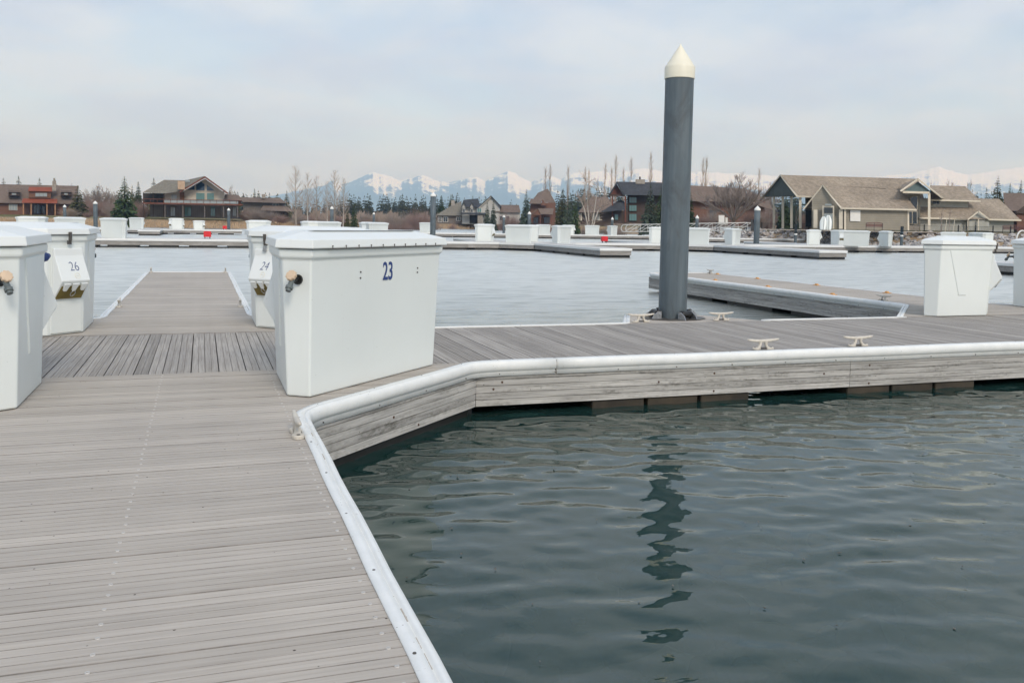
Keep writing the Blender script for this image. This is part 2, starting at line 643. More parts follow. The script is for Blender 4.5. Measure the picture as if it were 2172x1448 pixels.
def lay_boards_x(parent, y0, y1, gus, screws=(), pitch=0.1175):
    """boards across a finger; gus = (y of narrow end, y of wide end) of the gussets"""
    w = pitch - 0.0045
    n = int(round((y1 - y0) / pitch))
    shared = None
    cxm = (FX0 + FX1) / 2
    half = (FX1 - FX0) / 2 - 0.004
    for i in range(n):
        ya = y0 + i * pitch
        yb = ya + w

        def ext(y):
            if gus is None:
                return 0.0
            t = (y - gus[0]) / (gus[1] - gus[0])
            return max(0.0, min(1.0, t)) * GUS
        e0, e1 = ext(ya), ext(yb)
        if e0 == 0 and e1 == 0:
            if shared is None:
                shared = board_mesh('board', w, 0.032, -half, half, -half, half)
                shared.materials.append(M['deck'])
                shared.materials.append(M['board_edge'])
            me = shared
        else:
            me = board_mesh('board', w, 0.032, -half - e0, half + e0, -half - e1, half + e1)
            me.materials.append(M['deck'])
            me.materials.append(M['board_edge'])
        b = link('board', me, None, parent)
        b.location = (cxm - parent.location.x, (ya + yb) / 2 - parent.location.y, random.uniform(-0.0018, 0.0012))
        b.rotation_euler = (random.uniform(-0.004, 0.004), 0, random.uniform(-0.0006, 0.0006))
        for sx in screws:
            s = link('screw', SCREW, None, b)
            s.location = (sx - cxm + random.uniform(-0.004, 0.004), random.uniform(-0.008, 0.008), 0)


RAILP = [(-0.066, 0.003), (-0.066, 0.010), (-0.016, 0.011), (-0.012, 0.001), (-0.005, 0.001), (-0.001, 0.013), (0.014, 0.012), (0.030, 0.003), (0.040, -0.016), (0.044, -0.044),
         (0.038, -0.072), (0.026, -0.090), (0.014, -0.098), (0.010, -0.104), (0.010, -0.146), (0.002, -0.148)]


def fillet(path, rad, seg=7):
    out = [Vector(path[0])]
    for i in range(1, len(path) - 1):
        p, a, b = Vector(path[i]), Vector(path[i - 1]), Vector(path[i + 1])
        da, db = (a - p).normalized(), (b - p).normalized()
        r = min(rad, (a - p).length * 0.45, (b - p).length * 0.45)
        s, e = p + da * r, p + db * r
        for k in range(seg + 1):
            t = k / seg
            out.append(s * (1 - t) ** 2 + p * 2 * t * (1 - t) + e * t ** 2)
    out.append(Vector(path[-1]))
    return out


def rub_rail(parent, path, rad=0.16, left=False):
    """white vinyl rail swept along the edge; outward is to the right of the path direction"""
    pts = fillet([Vector((p[0], p[1])) for p in path], rad)
    # extra points so that the strip can wander a little
    dense = []
    for a, b in zip(pts[:-1], pts[1:]):
        n = max(1, int((b - a).length / 0.35))
        dense += [a + (b - a) * (k / n) for k in range(n)]
    dense.append(pts[-1])
    mb = MB()
    rings = []
    for i, p in enumerate(dense):
        t = (dense[min(i + 1, len(dense) - 1)] - dense[max(i - 1, 0)]).normalized()
        n = Vector((t.y, -t.x)) * (-1 if left else 1)
        wob = 0.003 * math.sin(i * 1.7) + 0.002 * math.sin(i * 0.61 + 1)
        rings.append([(p.x + n.x * (q + wob) - parent.location.x, p.y + n.y * (q + wob) - parent.location.y, z + 0.0015 * math.sin(i * 0.9)) for q, z in RAILP])
    if left:
        rings = [r[::-1] for r in rings]
    mb.loft(rings)
    o = part('rub_rail', mb, M['rail'], parent, smooth=True)
    # its screws: one row on the deck flange, one on the lower flange
    sc = MB()
    acc = 0.0
    for a, b in zip(dense[:-1], dense[1:]):
        seg = (b - a).length
        acc += seg
        if acc > 0.42:
            acc = 0
            t = (b - a).normalized()
            n = Vector((t.y, -t.x)) * (-1 if left else 1)
            c = b - n * 0.040
            sc.cyl((c.x - parent.location.x, c.y - parent.location.y), 0.007, 0.006, 0.0095, 0.0125, 8)
            c2 = b + n * 0.010
            sc.tube([(c2.x - parent.location.x, c2.y - parent.location.y, -0.126), (c2.x + n.x * 0.006 - parent.location.x, c2.y + n.y * 0.006 - parent.location.y, -0.126)], 0.0065, 8)
    so = part('rail_screws', sc, M['dark_steel'], o)
    so['kind'] = 'stuff'
    return o


BOLT = None


def fascia(parent, p0, p1, nb=5, joints=4.9, bolts=True):
    """edge timbers between p0 and p1, outward to the left of p0->p1"""
    global BOLT
    if BOLT is None:
        mb = MB()
        mb.cyl((0, 0), 0.008, 0.007, 0, 0.008, 6)
        mb.cyl((0, 0), 0.0115, 0.0115, 0, 0.003, 12)
        BOLT = mb.mesh('bolt')
        BOLT.materials.append(M['rust'])
    b, a = Vector((p0[0], p0[1])), Vector((p1[0], p1[1]))
    t = (b - a).normalized()
    n = Vector((t.y, -t.x))
    ang = math.atan2(t.y, t.x)
    Ltot = (b - a).length
    k = max(1, int(round(Ltot / joints)))
    h = 0.064
    for j in range(k):
        s0, s1 = Ltot * j / k, Ltot * (j + 1) / k - (0.004 if j < k - 1 else 0)
        for r in range(nb):
            z1 = -0.116 - r * (h + 0.0042)
            mb = MB()
            ln = s1 - s0
            mb.box(-ln / 2, ln / 2, 0, 0.045, -h, 0)
            c = a + t * ((s0 + s1) / 2) - n * random.uniform(0.0, 0.006)
            o = part('fascia_board', mb, M['fascia'], parent, bevel=0.003)
            o.location = (c.x - parent.location.x, c.y - parent.location.y, z1)
            o.rotation_euler = (0, 0, ang)
            if bolts and r in (1, 2, 4):
                for q in ((-0.46, -0.05, 0.42) if r == 2 else (-0.44, 0.1)):
                    if random.random() < 0.75:
                        bo = link('bolt', BOLT, None, o)
                        bo.location = (q * ln, 0.0, -h / 2 + random.uniform(-0.012, 0.012))
                        bo.rotation_euler = (R(90), 0, 0)


def floats(parent, rects, z0=-0.95, z1=-0.452, mats=None):
    for i, (x0, x1, y0, y1) in enumerate(rects):
        mb = MB()
        mb.box(x0 - parent.location.x, x1 - parent.location.x, y0 - parent.location.y, y1 - parent.location.y, z0, z1)
        part('float', mb, mats or M['float'], parent, bevel=0.02)


def under(parent, x0, x1, y0, y1, poly=None):
    mb = MB()
    if poly:
        mb.prism([(x - parent.location.x, y - parent.location.y) for x, y in poly], -0.09, -0.045)
    else:
        mb.box(x0 - parent.location.x, x1 - parent.location.x, y0 - parent.location.y, y1 - parent.location.y, -0.09, -0.045)
    part('joist_frame', mb, M['deck_under'], parent)


# the finger underfoot
D1 = thing('finger_dock', 'pale grey grooved timber finger dock in the foreground with white edge rail', 'dock', (-0.3, 3.5, 0))
lay_boards_x(D1, -1.6, WY0 - 0.005, (WY0 - GUS, WY0), screws=(-0.34, 0.57))
under(D1, 0, 0, 0, 0, [(FX0 + .05, -1.6), (FX1 - .05, -1.6), (FX1 - .05, WY0 - GUS), (FX1 + GUS - .08, WY0), (FX0 - GUS + .08, WY0), (FX0 + .05, WY0 - GUS)])
rub_rail(D1, [(FX1, -1.6), (FX1, WY0 - GUS), (FX1 + GUS, WY0), (3.45, WY0)], 0.24, left=False)
rub_rail(D1, [(FX0, -1.6), (FX0, WY0 - GUS), (FX0 - GUS, WY0), (-5.0, WY0)], 0.24, left=True)
fascia(D1, (FX1, WY0 - GUS), (FX1, -1.6))
floats(D1, [(FX0 + .1, FX1 - .09, -1.2, 1.2), (FX0 + .1, FX1 - .09, 2.0, 4.4), (FX0 + .1, FX1 - .09, 5.0, 6.3)])
fascia(D1, (FX1 + GUS, WY0), (FX1, WY0 - GUS), joints=2.6)
mb = MB()
mb.prism([(x + .3, y - 3.5) for x, y in ((FX0 + .1, WY0 - GUS - .2), (FX1 - .1, WY0 - GUS - .2), (FX1 - .07, WY0 - GUS + .03), (FX1 + GUS - .1, WY0 - .03), (FX0 - GUS + .1, WY0 - .03))], -.95, -.453)
part('float', mb, M['float'], D1)  # added dark block, hides the light gap under the gussets

# main walkway
WX0, WX1 = -7.0, 21.0
D2 = thing('walkway_dock', 'wide weathered grey main walkway crossing behind the numbered box', 'dock', (4, 10, 0))


def walk_boards():
    pitch = 0.121
    w = pitch - 0.006
    L_ = WY1 - WY0 - 0.01
    me = board_mesh('board', w, 0.032, -L_ / 2, L_ / 2, -L_ / 2, L_ / 2)
    me.transform(Matrix.Rotation(R(90), 4, 'Z'))
    me.materials.append(M['walk'])
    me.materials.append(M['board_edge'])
    n = int((WX1 - WX0) / pitch)
    for i in range(n):
        b = link('board', me, None, D2)
        b.location = (WX0 + (i + 0.5) * pitch + random.uniform(-0.0015, 0.0015) + (0.002 if i % 2 else -0.001) - 4, (WY0 + WY1) / 2 - 10, -0.004 + random.uniform(-0.002, 0.001))
        b.rotation_euler = (0, random.uniform(-0.004, 0.004), 0)


walk_boards()
under(D2, WX0, WX1, WY0 + .06, WY1 - .06)
rub_rail(D2, [(3.47, WY0), (WX1, WY0)])
fascia(D2, (WX1, WY0), (FX1 + GUS, WY0))
fl = [(q0 + k * .66, q0 + k * .66 + .62) for q0 in (3.9, 7.2, 10.4, 14, 17.6) for k in range(3)]
floats(D2, [(a, b, WY0 + 0.035, WY1 - 0.1) for a, b in fl], mats=M['float_wood'])
floats(D2, [(-6.5, -4.6, WY0 + .1, WY1 - .1), (-3, 2.6, WY0 + .12, WY1 - .1)])
floats(D2, [(2.7, WX1 - .3, 10.0, 10.6)])  # added dark beam, blocks the bright water seen under the walkway
# pile platform bump-out on the far edge
PC = (6.80, 12.02)
PLAT = [(5.72, WY1), (6.22, 12.42), (7.42, 12.42), (8.02, WY1)]
mb = MB()
mb.prism([(x - 4, y - 10) for x, y in PLAT], -0.08, -0.005)
part('pile_platform', mb, M['deck'], D2, bevel=0.004)
rub_rail(D2, [(FX1 + GUS, WY1), (5.72, WY1), (6.2, 12.40)], 0.1, left=True)
BX0, BX1 = 12.52, 14.5           # next finger on the far side
rub_rail(D2, [(8.02, WY1), (BX0 - GUS + 0.1, WY1)], left=True)
fascia(D2, (FX1 + GUS, WY1), (5.7, WY1), bolts=False)
fascia(D2, (8.0, WY1), (BX0 - GUS, WY1), bolts=False)


def far_finger(x0, x1, y1, label):
    global FX0, FX1
    sx0, sx1 = FX0, FX1
    FX0, FX1 = x0, x1
    d = thing('finger_dock', label, 'dock', ((x0 + x1) / 2, (WY1 + y1) / 2, 0))
    lay_boards_x(d, WY1 + 0.005, y1, (WY1 + GUS, WY1))
    under(d, 0, 0, 0, 0, [(x0 - GUS + .08, WY1), (x1 + GUS - .08, WY1), (x1 - .05, WY1 + GUS), (x1 - .05, y1 - .02), (x0 + .05, y1 - .02), (x0 + .05, WY1 + GUS)])
    rub_rail(d, [(x0 - GUS, WY1), (x0, WY1 + GUS), (x0, y1), (x1, y1), (x1, WY1 + GUS), (x1 + GUS, WY1)], 0.2, left=True)
    fascia(d, (x0 - GUS, WY1), (x0, WY1 + GUS), joints=3, bolts=False)
    fascia(d, (x0, WY1 + GUS), (x0, y1), joints=6, bolts=False)
    fascia(d, (x0, y1), (x1, y1), joints=6, bolts=False)
    fascia(d, (x1, y1), (x1, WY1 + GUS), joints=6, bolts=False)
    floats(d, [(x0 + .1, x1 - .1, y, y + 1.9) for y in np.arange(WY1 + 1.0, y1 - 1.9, 2.6)])
    FX0, FX1 = sx0, sx1
    return d


far_finger(FX0, FX1, 24.4, 'pale finger dock straight ahead between the boxes numbered 26 and 24')
far_finger(BX0, BX1, 23.6, 'finger dock behind the tall pile with orange pads along its edges')

# ------------------------------------------------------------------ lettering
def text_mesh(txt, height, sx=1.0, shear=0.0, thin=0.0):
    cu = bpy.data.curves.new('t', 'FONT')
    cu.body = txt
    cu.size = height / 0.7
    cu.align_x = 'CENTER'
    cu.align_y = 'CENTER'
    cu.extrude = 0.0012
    cu.offset = thin
    cu.shear = shear
    o = bpy.data.objects.new('t', cu)
    COL.objects.link(o)
    bpy.context.view_layer.update()
    me = bpy.data.meshes.new_from_object(o.evaluated_get(bpy.context.evaluated_depsgraph_get()))
    bpy.data.objects.remove(o)
    me.transform(Matrix.Diagonal((sx, 1, 1, 1)))
    me.materials.clear()
    me.materials.append(M['navy'])
    return me


# ------------------------------------------------------------------ corner dock boxes
# plan: a right triangle with cut corners; legs run along +x and +y from the (cut) right angle
BOXP = [(0.34, 0.0), (1.38, 0.0), (1.50, 0.165), (0.165, 1.50), (0.0, 1.38), (0.0, 0.34)]
CEN = (0.56, 0.56)


def outset(poly, d):
    out = []
    n = len(poly)
    for i in range(n):
        p, a, b = Vector(poly[i]), Vector(poly[i - 1]), Vector(poly[(i + 1) % n])
        e1, e2 = (p - a).normalized(), (b - p).normalized()
        n1, n2 = Vector((e1.y, -e1.x)), Vector((e2.y, -e2.x))
        m = (n1 + n2).normalized()
        out.append(tuple(p + m * (d / max(0.35, m.dot(n1)))))
    return out


def ring(poly, z):
    return [(x, y, z) for x, y in poly]


def build_box(fside, detail=True):
    """parts of a dock box under a fresh Empty; fside 'u' or 'v' is the leg whose end carries the tap"""
    t = thing('dock_box', 'x', 'dock box')
    mb = MB()
    top = outset(BOXP, 0.045)
    mb.loft([ring(BOXP, 0.0), ring(outset(BOXP, 0.040), 1.085), ring(outset(BOXP, 0.062), 1.10), ring(outset(BOXP, 0.064), 1.165)])
    part('body', mb, M['gel'], t, bevel=0.014 if detail else 0)
    mb = MB()
    lp = outset(BOXP, 0.09)
    mb.loft([ring(lp, 1.172), ring(outset(BOXP, 0.095), 1.18), ring(outset(BOXP, 0.085), 1.242), ring(outset(BOXP, -0.155), 1.305), ring(outset(BOXP, -0.24), 1.309)])
    part('lid', mb, M['gel_lid'], t, bevel=0.012 if detail else 0)
    # the cut right angle carries the socket hood; local frame: a = across, o = outwards
    a = Vector((-1, 1, 0)).normalized()
    o = Vector((-1, -1, 0)).normalized()
    c = Vector((0.17, 0.17, 0))

    def P(s, d, z):
        return c + a * s + o * (d + 0.042 * z / 1.17) + Vector((0, 0, z))

    if detail:
        mb = MB()
        w = 0.205
        mb.loft([[P(-w, 0.0, .02), P(w, 0.0, .02), P(w, 0.0, 1.04), P(-w, 0.0, 1.04)], [P(-w, 0.014, .02), P(w, 0.014, .02), P(w, 0.014, 1.04), P(-w, 0.014, 1.04)]])
        part('panel', mb, M['gel'], t, bevel=0.006)
    prof = [(0.012, 1.02), (0.045, 1.01), (0.055, 0.93), (0.075, 0.88), (0.185, 0.64), (0.17, 0.615), (0.03, 0.415), (0.012, 0.415)]
    w = 0.19
    mb = MB()
    mb.loft([[P(-w, d, z) for d, z in prof], [P(w, d, z) for d, z in prof]])
    hood = part('socket_hood', mb, M['gel_lid'], t, bevel=0.012 if detail else 0)
    # slanting underside: olive plate with white tongues
    e = (Vector((0, 0, 0.415)) + o * 0.03) - (Vector((0, 0, 0.615)) + o * 0.17)
    un = Vector((-0.2, 0, 0))
    dn = (P(0, 0.03, .415) - P(0, 0.17, .615)).normalized()
    nn = a.cross(dn).normalized()
    if nn.z > 0:
        nn = -nn
    tip = P(0, 0.17, .615)

    def Q(s, l, h):
        return tip + a * s + dn * l + nn * h
    mb = MB()
    mb.loft([[Q(-.165, .045, -.002), Q(.165, .045, -.002), Q(.175, .235, -.002), Q(-.175, .235, -.002)], [Q(-.165, .045, .004), Q(.165, .045, .004), Q(.175, .235, .004), Q(-.175, .235, .004)]])
    part('socket_plate', mb, M['olive'], hood)
    if detail:
        for s in (-0.115, 0.0, 0.115):
            mb = MB()
            mb.loft([[Q(s - .045, .0, .005), Q(s + .045, .0, .005), Q(s + .022, .10, .005), Q(s - .022, .10, .005)], [Q(s - .045, .0, .022), Q(s + .045, .0, .022), Q(s + .018, .10, .03), Q(s - .018, .10, .03)]])
            part('tongue', mb, M['gel_lid'], hood, bevel=0.004)
        mb = MB()
        pts = [Q(0.03 * math.cos(q), .135 + 0.04 * math.sin(q), .03) for q in np.linspace(0, 6.283, 15)]
        mb.tube(pts, 0.005, 6, cap=False)
        part('lock_ring', mb, M['steel'], hood, smooth=True)
        # faint round emblem embossed on the hood
        mb = MB()
        sl = (P(0, 0.185, .64) - P(0, 0.075, .88)).normalized()
        so = a.cross(sl).normalized()
        if so.dot(o) < 0:
            so = -so
        ce = P(-0.03, 0.160, .695) + so * 0.002

        def RB(k, rr):
            return ce + a * (rr * math.cos(k)) + sl * (rr * math.sin(k))
        mb.tube([RB(k, 0.034) for k in np.linspace(0, 6.283, 25)], 0.0022, 5, cap=False)
        mb.tube([ce - a * 0.024, ce + a * 0.024], 0.0022, 5)
        part('emblem', mb, M['capwhite'], hood)
    # V-shaped raised panel on each leg face
        for leg in (0, 1):
            mb = MB()
            zz = (1.075, 0.335)
            cc = 0.90
            pts = [(cc - .33, zz[0]), (cc + .33, zz[0]), (cc + .085, zz[1]), (cc - .085, zz[1])]

            def LP(s, d, z):
                d2 = d + 0.0385 * z / 1.085
                return Vector((s, -d2, z)) if leg == 0 else Vector((-d2, s, z))
            r0 = [LP(s, -0.004, z) for s, z in pts]
            ins = [(cc - .312, zz[0]), (cc + .312, zz[0]), (cc + .073, zz[1] + .014), (cc - .073, zz[1] + .014)]
            r1 = [LP(s, 0.013, z) for s, z in ins]
            if leg == 0:
                r0, r1 = r0[::-1], r1[::-1]
            mb.loft([r0, r1])
            part('vee_panel', mb, M['gel'], t)
        # hasp
        mb = MB()
        for zz0, zz1, ww, dd in ((1.105, 1.205, .014, .085), (1.06, 1.105, .022, .07)):
            mb.loft([[P(-ww, dd - .03, zz0), P(ww, dd - .03, zz0), P(ww, dd - .03, zz1), P(-ww, dd - .03, zz1)], [P(-ww, dd, zz0), P(ww, dd, zz0), P(ww, dd, zz1), P(-ww, dd, zz1)]])
        part('hasp', mb, M['dark_steel'], t, bevel=0.003)
    # hinge strip and rivets along the long face
        h0, h1 = Vector((1.50, 0.165, 0)), Vector((0.165, 1.50, 0))
        hd = (h1 - h0).normalized()
        hn = Vector((1, 1, 0)).normalized()
        mb = MB()
        s0, s1 = h0 + hd * 0.12 + hn * 0.098, h1 - hd * 0.04 + hn * 0.098
        mb.loft([[s0 + Vector((0, 0, 1.166)), s0 + hn * .003 + Vector((0, 0, 1.166)), s0 + hn * .003 + Vector((0, 0, 1.174)), s0 + Vector((0, 0, 1.174))],
                 [s1 + Vector((0, 0, 1.166)), s1 + hn * .003 + Vector((0, 0, 1.166)), s1 + hn * .003 + Vector((0, 0, 1.174)), s1 + Vector((0, 0, 1.174))]])
        part('hinge', mb, M['dark_steel'], t)
        rv = MB()
        for k in range(10):
            p = h0 + hd * (0.16 + k * 0.176) + hn * 0.096 + Vector((0, 0, 1.192))
            rv.tube([p, p + hn * 0.006], 0.006, 6)
            rv.tube([p + Vector((0, 0, 0.004)), p + hn * 0.004 + Vector((0, 0, -0.018))], 0.003, 5)
        ro = part('hinge_rivets', rv, M['dark_steel'], t)
        ro['kind'] = 'stuff'
        for s_, z_ in ((0.62, 0.965), (0.62, 0.915), (1.52, 0.965), (1.52, 0.925)):
            mb = MB()
            p = (h1 if fside == 'v' else h0) + (hd if fside != 'v' else -hd) * s_ + hn * (0.038 * z_) + Vector((0, 0, z_))
            mb.tube([p, p + hn * 0.006], 0.0075, 8)
            part('rivet', mb, M['dark_steel'], t)
    # tap on the cut end of one leg
        if fside == 'u':
            c0, fn, fa = Vector((1.44, 0.083, 0)), (Vector((0.165, -0.12, 0))).normalized(), Vector((0.12, 0.165, 0)).normalized()
        else:
            c0, fn, fa = Vector((0.083, 1.44, 0)), (Vector((-0.12, 0.165, 0))).normalized(), Vector((0.165, 0.12, 0)).normalized()
        up = Vector((0, 0, 1))
        c0 = c0 + fn * 0.034 + up * 0.93 + fa * 0.02
        mb = MB()
        mb.tube([c0 - fn * .01, c0 + fn * .018], 0.040, 16)
        mb.tube([c0, c0 + fn * .085], [0.02, 0.016], 10)
        tap = part('tap', mb, M['black'], t)
        k0 = c0 + fn * .08
        mb = MB()
        sp = [k0 + up * .012, k0 + fn * .03 - up * .02, k0 + fn * .055 - up * .055]
        mb.tube(sp, [0.017, 0.02, 0.022], 10)
        mb.tube([sp[2] - (sp[2] - sp[1]).normalized() * .012, sp[2] + (sp[2] - sp[1]).normalized() * .012], 0.030, 8)
        mb.tube([sp[2], sp[2] + (sp[2] - sp[1]).normalized() * .032], 0.021, 10)
        part('spout', mb, M['greyplastic'], tap)
        mb = MB()
        w0 = k0 + fn * .012 + up * .028
        wd = (fn * .86 + up * .5).normalized()
        mb.tube([k0, w0], 0.010, 8)
        rr = []
        wu = wd.cross(fa).normalized()
        for dz, kk in ((0, .9), (.006, 1), (.026, 1), (.032, .86)):
            rr.append([w0 + wd * dz + (fa * math.cos(q) + wu * math.sin(q)) * kk * (0.042 + 0.0028 * math.cos(q * 9)) for q in np.linspace(0, 6.2832, 37)[:-1]])
        mb.loft(rr)
        part('hand_wheel', mb, M['beige'], tap)
    return t


def put_number_long(t, txt):
    """upright digits on the long face"""
    me = text_mesh(txt, 0.155, 0.74, 0, 0.003)
    o = link('number', me, None, t)
    h0, h1 = Vector((1.50, 0.165, 0)), Vector((0.165, 1.50, 0))
    hd, hn = (h1 - h0).normalized(), Vector((1, 1, 0)).normalized()
    p = h0 + hd * 1.03 + hn * (0.040 * 0.95 / 1.085 + 0.0035) + Vector((0, 0, 0.95))
    X, Z = hd, hn
    Y = Z.cross(X)
    o.matrix_local = Matrix((X.to_4d(), Y.to_4d(), Z.to_4d(), (0, 0, 0, 1))).transposed()
    o.location = p


def put_number_hood(t, txt, sx, shear):
    me = text_mesh(txt, 0.115, sx, shear, -0.0035)
    o = link('number', me, None, t)
    a = Vector((1, -1, 0)).normalized()          # reading direction when facing the hood
    ou = Vector((-1, -1, 0)).normalized()
    p0 = Vector((0.17, 0.17, 0)) + ou * (0.075 + 0.042 * .88 / 1.17) + Vector((0, 0, .88))
    p1 = Vector((0.17, 0.17, 0)) + ou * (0.185 + 0.042 * .64 / 1.17) + Vector((0, 0, .64))
    dn = (p1 - p0).normalized()
    nrm = a.cross(-dn).normalized()
    p = p0 + dn * 0.088 + nrm * 0.003 + a * 0.02
    o.matrix_local = Matrix((a.to_4d(), (-dn).to_4d(), nrm.to_4d(), (0, 0, 0, 1))).transposed()
    o.location = p


HERO_U = build_box('u')
HERO_V = build_box('v')
FAR_B = build_box('u', detail=False)
ROT = {'nr': R(-90), 'nl': R(180), 'fl': R(90), 'fr': 0.0}


def place(o, x, y, kind, label, group=None):
    o.location = (x, y, 0.004)
    o.rotation_euler = (0, 0, ROT[kind])
    o['label'] = label
    if group:
        o['group'] = group
    elif 'group' in o:
        del o['group']
    return o


b23 = copy_tree(HERO_U)
place(b23, 0.63, 8.58, 'nr', 'white corner dock box numbered 23 on its long face', 'white dock boxes')
put_number_long(b23, '23')
b26 = copy_tree(HERO_U)
place(b26, -1.36, 11.44, 'fl', 'white dock box with 26 on its socket hood', 'white dock boxes')
put_number_hood(b26, '26', 0.8, 0.0)
b24 = copy_tree(HERO_V)
place(b24, 0.655, 11.56, 'fr', 'white dock box with 24 on its socket hood, padlocked', 'white dock boxes')
put_number_hood(b24, '24', 0.8, 0.25)
b25 = copy_tree(HERO_V)
place(b25, -1.27, 8.56, 'nl', 'white dock box cut by the left edge of the picture', 'white dock boxes')
bB1 = HERO_U
place(bB1, 12.72, 11.40, 'fl', 'white dock box beside the right-hand finger with V-shaped side panel facing us', 'white dock boxes')
bB2 = HERO_V
place(bB2, 14.55, 11.42, 'fr', 'white dock box cut by the right edge of the picture', 'white dock boxes')

# padlock on 24
mb = MB()
mb.box(-.026, .026, -.013, .013, -.062, 0)
pl = part('padlock', mb, M['steel'], b24, bevel=0.006)
pl.location = (0.17 - .105 * .707, 0.17 - .105 * .707, 1.045)
pl.rotation_euler = (0, R(8), R(-45))
mb = MB()
mb.tube([(-.016, 0, -.004), (-.016, 0, .03), (-.009, 0, .043), (.009, 0, .043), (.016, 0, .03), (.016, 0, -.004)], 0.0045, 6)
part('shackle', mb, M['dark_steel'], pl, smooth=True)
# navy plug cap hanging on the near-left box's hood
mb = MB()
mb.loft([[(x * k, y * k, z) for x, y in [(math.cos(q) * .042, math.sin(q) * .042) for q in np.linspace(0, 6.283, 13)[:-1]]] for z, k in ((0, .75), (.012, 1), (.07, 1.0), (.085, .8), (.12, .45))])
cp = part('plug_cap', mb, M['navy'], b25, bevel=0.003)
cp['label'] = 'navy blue plug cap'
cp.location = (0.035, 0.10, 1.03)
cp.rotation_euler = (R(20), R(-80), R(40))

# ------------------------------------------------------------------ cleats
def build_cleat():
    t = thing('dock_cleat', 'x', 'cleat')
    mb = MB()
    n = 15
    pts, rad = [], []
    for k in range(n):
        s = -1 + 2 * k / (n - 1)
        pts.append((s * 0.215, 0, 0.098 + 0.020 * abs(s) ** 2.2))
        rad.append(0.0205 * (1 - 0.42 * abs(s) ** 1.6) if 0 < k < n - 1 else 0.007)
    mb.tube(pts, rad, 10)
    part('horn', mb, M['cleat'], t, smooth=True)
    for sx in (-1, 1):
        mb = MB()
        rings = []
        for z, xc, hx, hy in ((0.016, .066, .030, .027), (0.03, .052, .022, .022), (0.06, .036, .017, .018), (0.088, .040, .024, .019), (0.106, .046, .034, .016)):
            rings.append([(sx * xc + hx * math.cos(q), hy * math.sin(q), z) for q in np.linspace(0, 6.2832, 13)[:-1]])
        mb.loft(rings)
        part('post', mb, M['cleat'], t, smooth=True)
        mb = MB()
        rings = []
        for z, k in ((0.0, 1.0), (0.018, 1.0), (0.024, 0.9)):
            rings.append([(sx * .088 + .052 * k * math.cos(q), .040 * k * math.sin(q), z) for q in np.linspace(0, 6.2832, 17)[:-1]])
        mb.loft(rings)
        foot = part('foot', mb, M['cleat'], t)
        mb = MB()
        mb.cyl((sx * .108, 0), .013, .013, .02, .028, 6)
        part('bolt_head', mb, M['dark_steel'], foot)
    mb = MB()
    mb.box(-.05, .05, -.016, .016, .006, .022)
    part('bridge', mb, M['dark_steel'], t)
    return t


CL = build_cleat()
cleats = [(0.575, 5.86, 90, 'cast cleat seen end-on at the inner corner of the foreground dock edge'),
          (6.10, 8.675, 0, 'left of the two cleats on the near edge of the main walkway'),
          (7.44, 8.675, 0, 'right of the two cleats on the near edge of the main walkway'),
          (6.02, 11.55, 0, 'cleat at the foot of the tall pile on its left side'),
          (7.36, 11.55, 0, 'cleat right of the tall pile on the far walkway edge'),
          (-1.22, 24.2, 90, 'cleat on the far left corner of the finger dock ahead'),
          (0.57, 24.2, 90, 'cleat on the far right corner of the finger dock ahead'),
          (-1.22, 15.0, 90, 'cleat halfway along the left edge of the finger dock ahead'),
          (0.57, 14.8, 90, 'cleat halfway along the right edge of the finger dock ahead'),
          (12.66, 14.1, 90, 'cleat near the base of the right-hand finger dock'),
          (14.36, 23.2, 90, 'cleat near the far end of the right-hand finger dock')]
for i, (x, y, a, lab) in enumerate(cleats):
    c = CL if i == 0 else copy_tree(CL)
    c.location = (x, y, 0.002)
    c.rotation_euler = (0, 0, R(a))
    c['label'] = lab
    c['group'] = 'mooring cleats on the docks'

# orange pads on the right-hand finger
for i, (x, y) in enumerate([(12.7, 12.6), (12.66, 15.6), (12.66, 17.9), (12.66, 20.2), (14.36, 15.9), (14.36, 18.3), (14.36, 20.8), (14.36, 22.8)]):
    mb = MB()
    mb.box(-.05, .05, -.09, .09, 0, .012)
    mb.loft([[(-.03, -.05, .012), (.03, -.05, .012), (.03, .05, .012), (-.03, .05, .012)], [(-.02, -.035, .04), (.02, -.035, .04), (.02, .035, .04), (-.02, .035, .04)]])
    o = part('deck_pad', mb, plain('orange_pad', (0.62, 0.33, 0.12), 0.7) if i == 0 else bpy.data.materials['orange_pad'], bevel=0.004)
    o.location = (x, y, 0.002)
    side = 'near left' if x < 13 else 'far right'
    nth = ['first', 'second', 'third', 'fourth'][i % 4]
    tag(o, f'{nth} orange pad from the walkway on the {side} edge of the right-hand finger', 'pad', 'orange pads on the finger dock')

# ------------------------------------------------------------------ piles
def build_pile(r, zt, cap_mat, n=40, cap_r=1.055, cap_h=(0.18, 0.34)):
    t = thing('mooring_pile', 'x', 'pile')
    mb = MB()
    zz = [-3.0, -0.6, 0.0, 0.6, 1.1, 1.16, 1.2, 1.8, zt - sum(cap_h) + 0.02]
    rr = [1, 1, 1, 1, 1, 1.012, 1, 1, 1]
    mb.loft([[(r * k * math.cos(q), r * k * math.sin(q), z) for q in np.linspace(0, 6.2832, n + 1)[:-1]] for z, k in zip(zz, rr)])
    part('sleeve', mb, M['pile'], t, smooth=True)
    z0 = zt - sum(cap_h)
    z1 = z0 + cap_h[0]
    mb = MB()
    mb.loft([[(r * k * math.cos(q), r * k * math.sin(q), z) for q in np.linspace(0, 6.2832, n + 1)[:-1]] for z, k in
             ((z0, cap_r - .02), (z0 + .006, cap_r), (z1 - .01, cap_r), (z1 + .008, cap_r - .03), (zt - .03, .10), (zt - .008, .05), (zt, .012))])
    part('cap', mb, cap_mat, t)
    return t


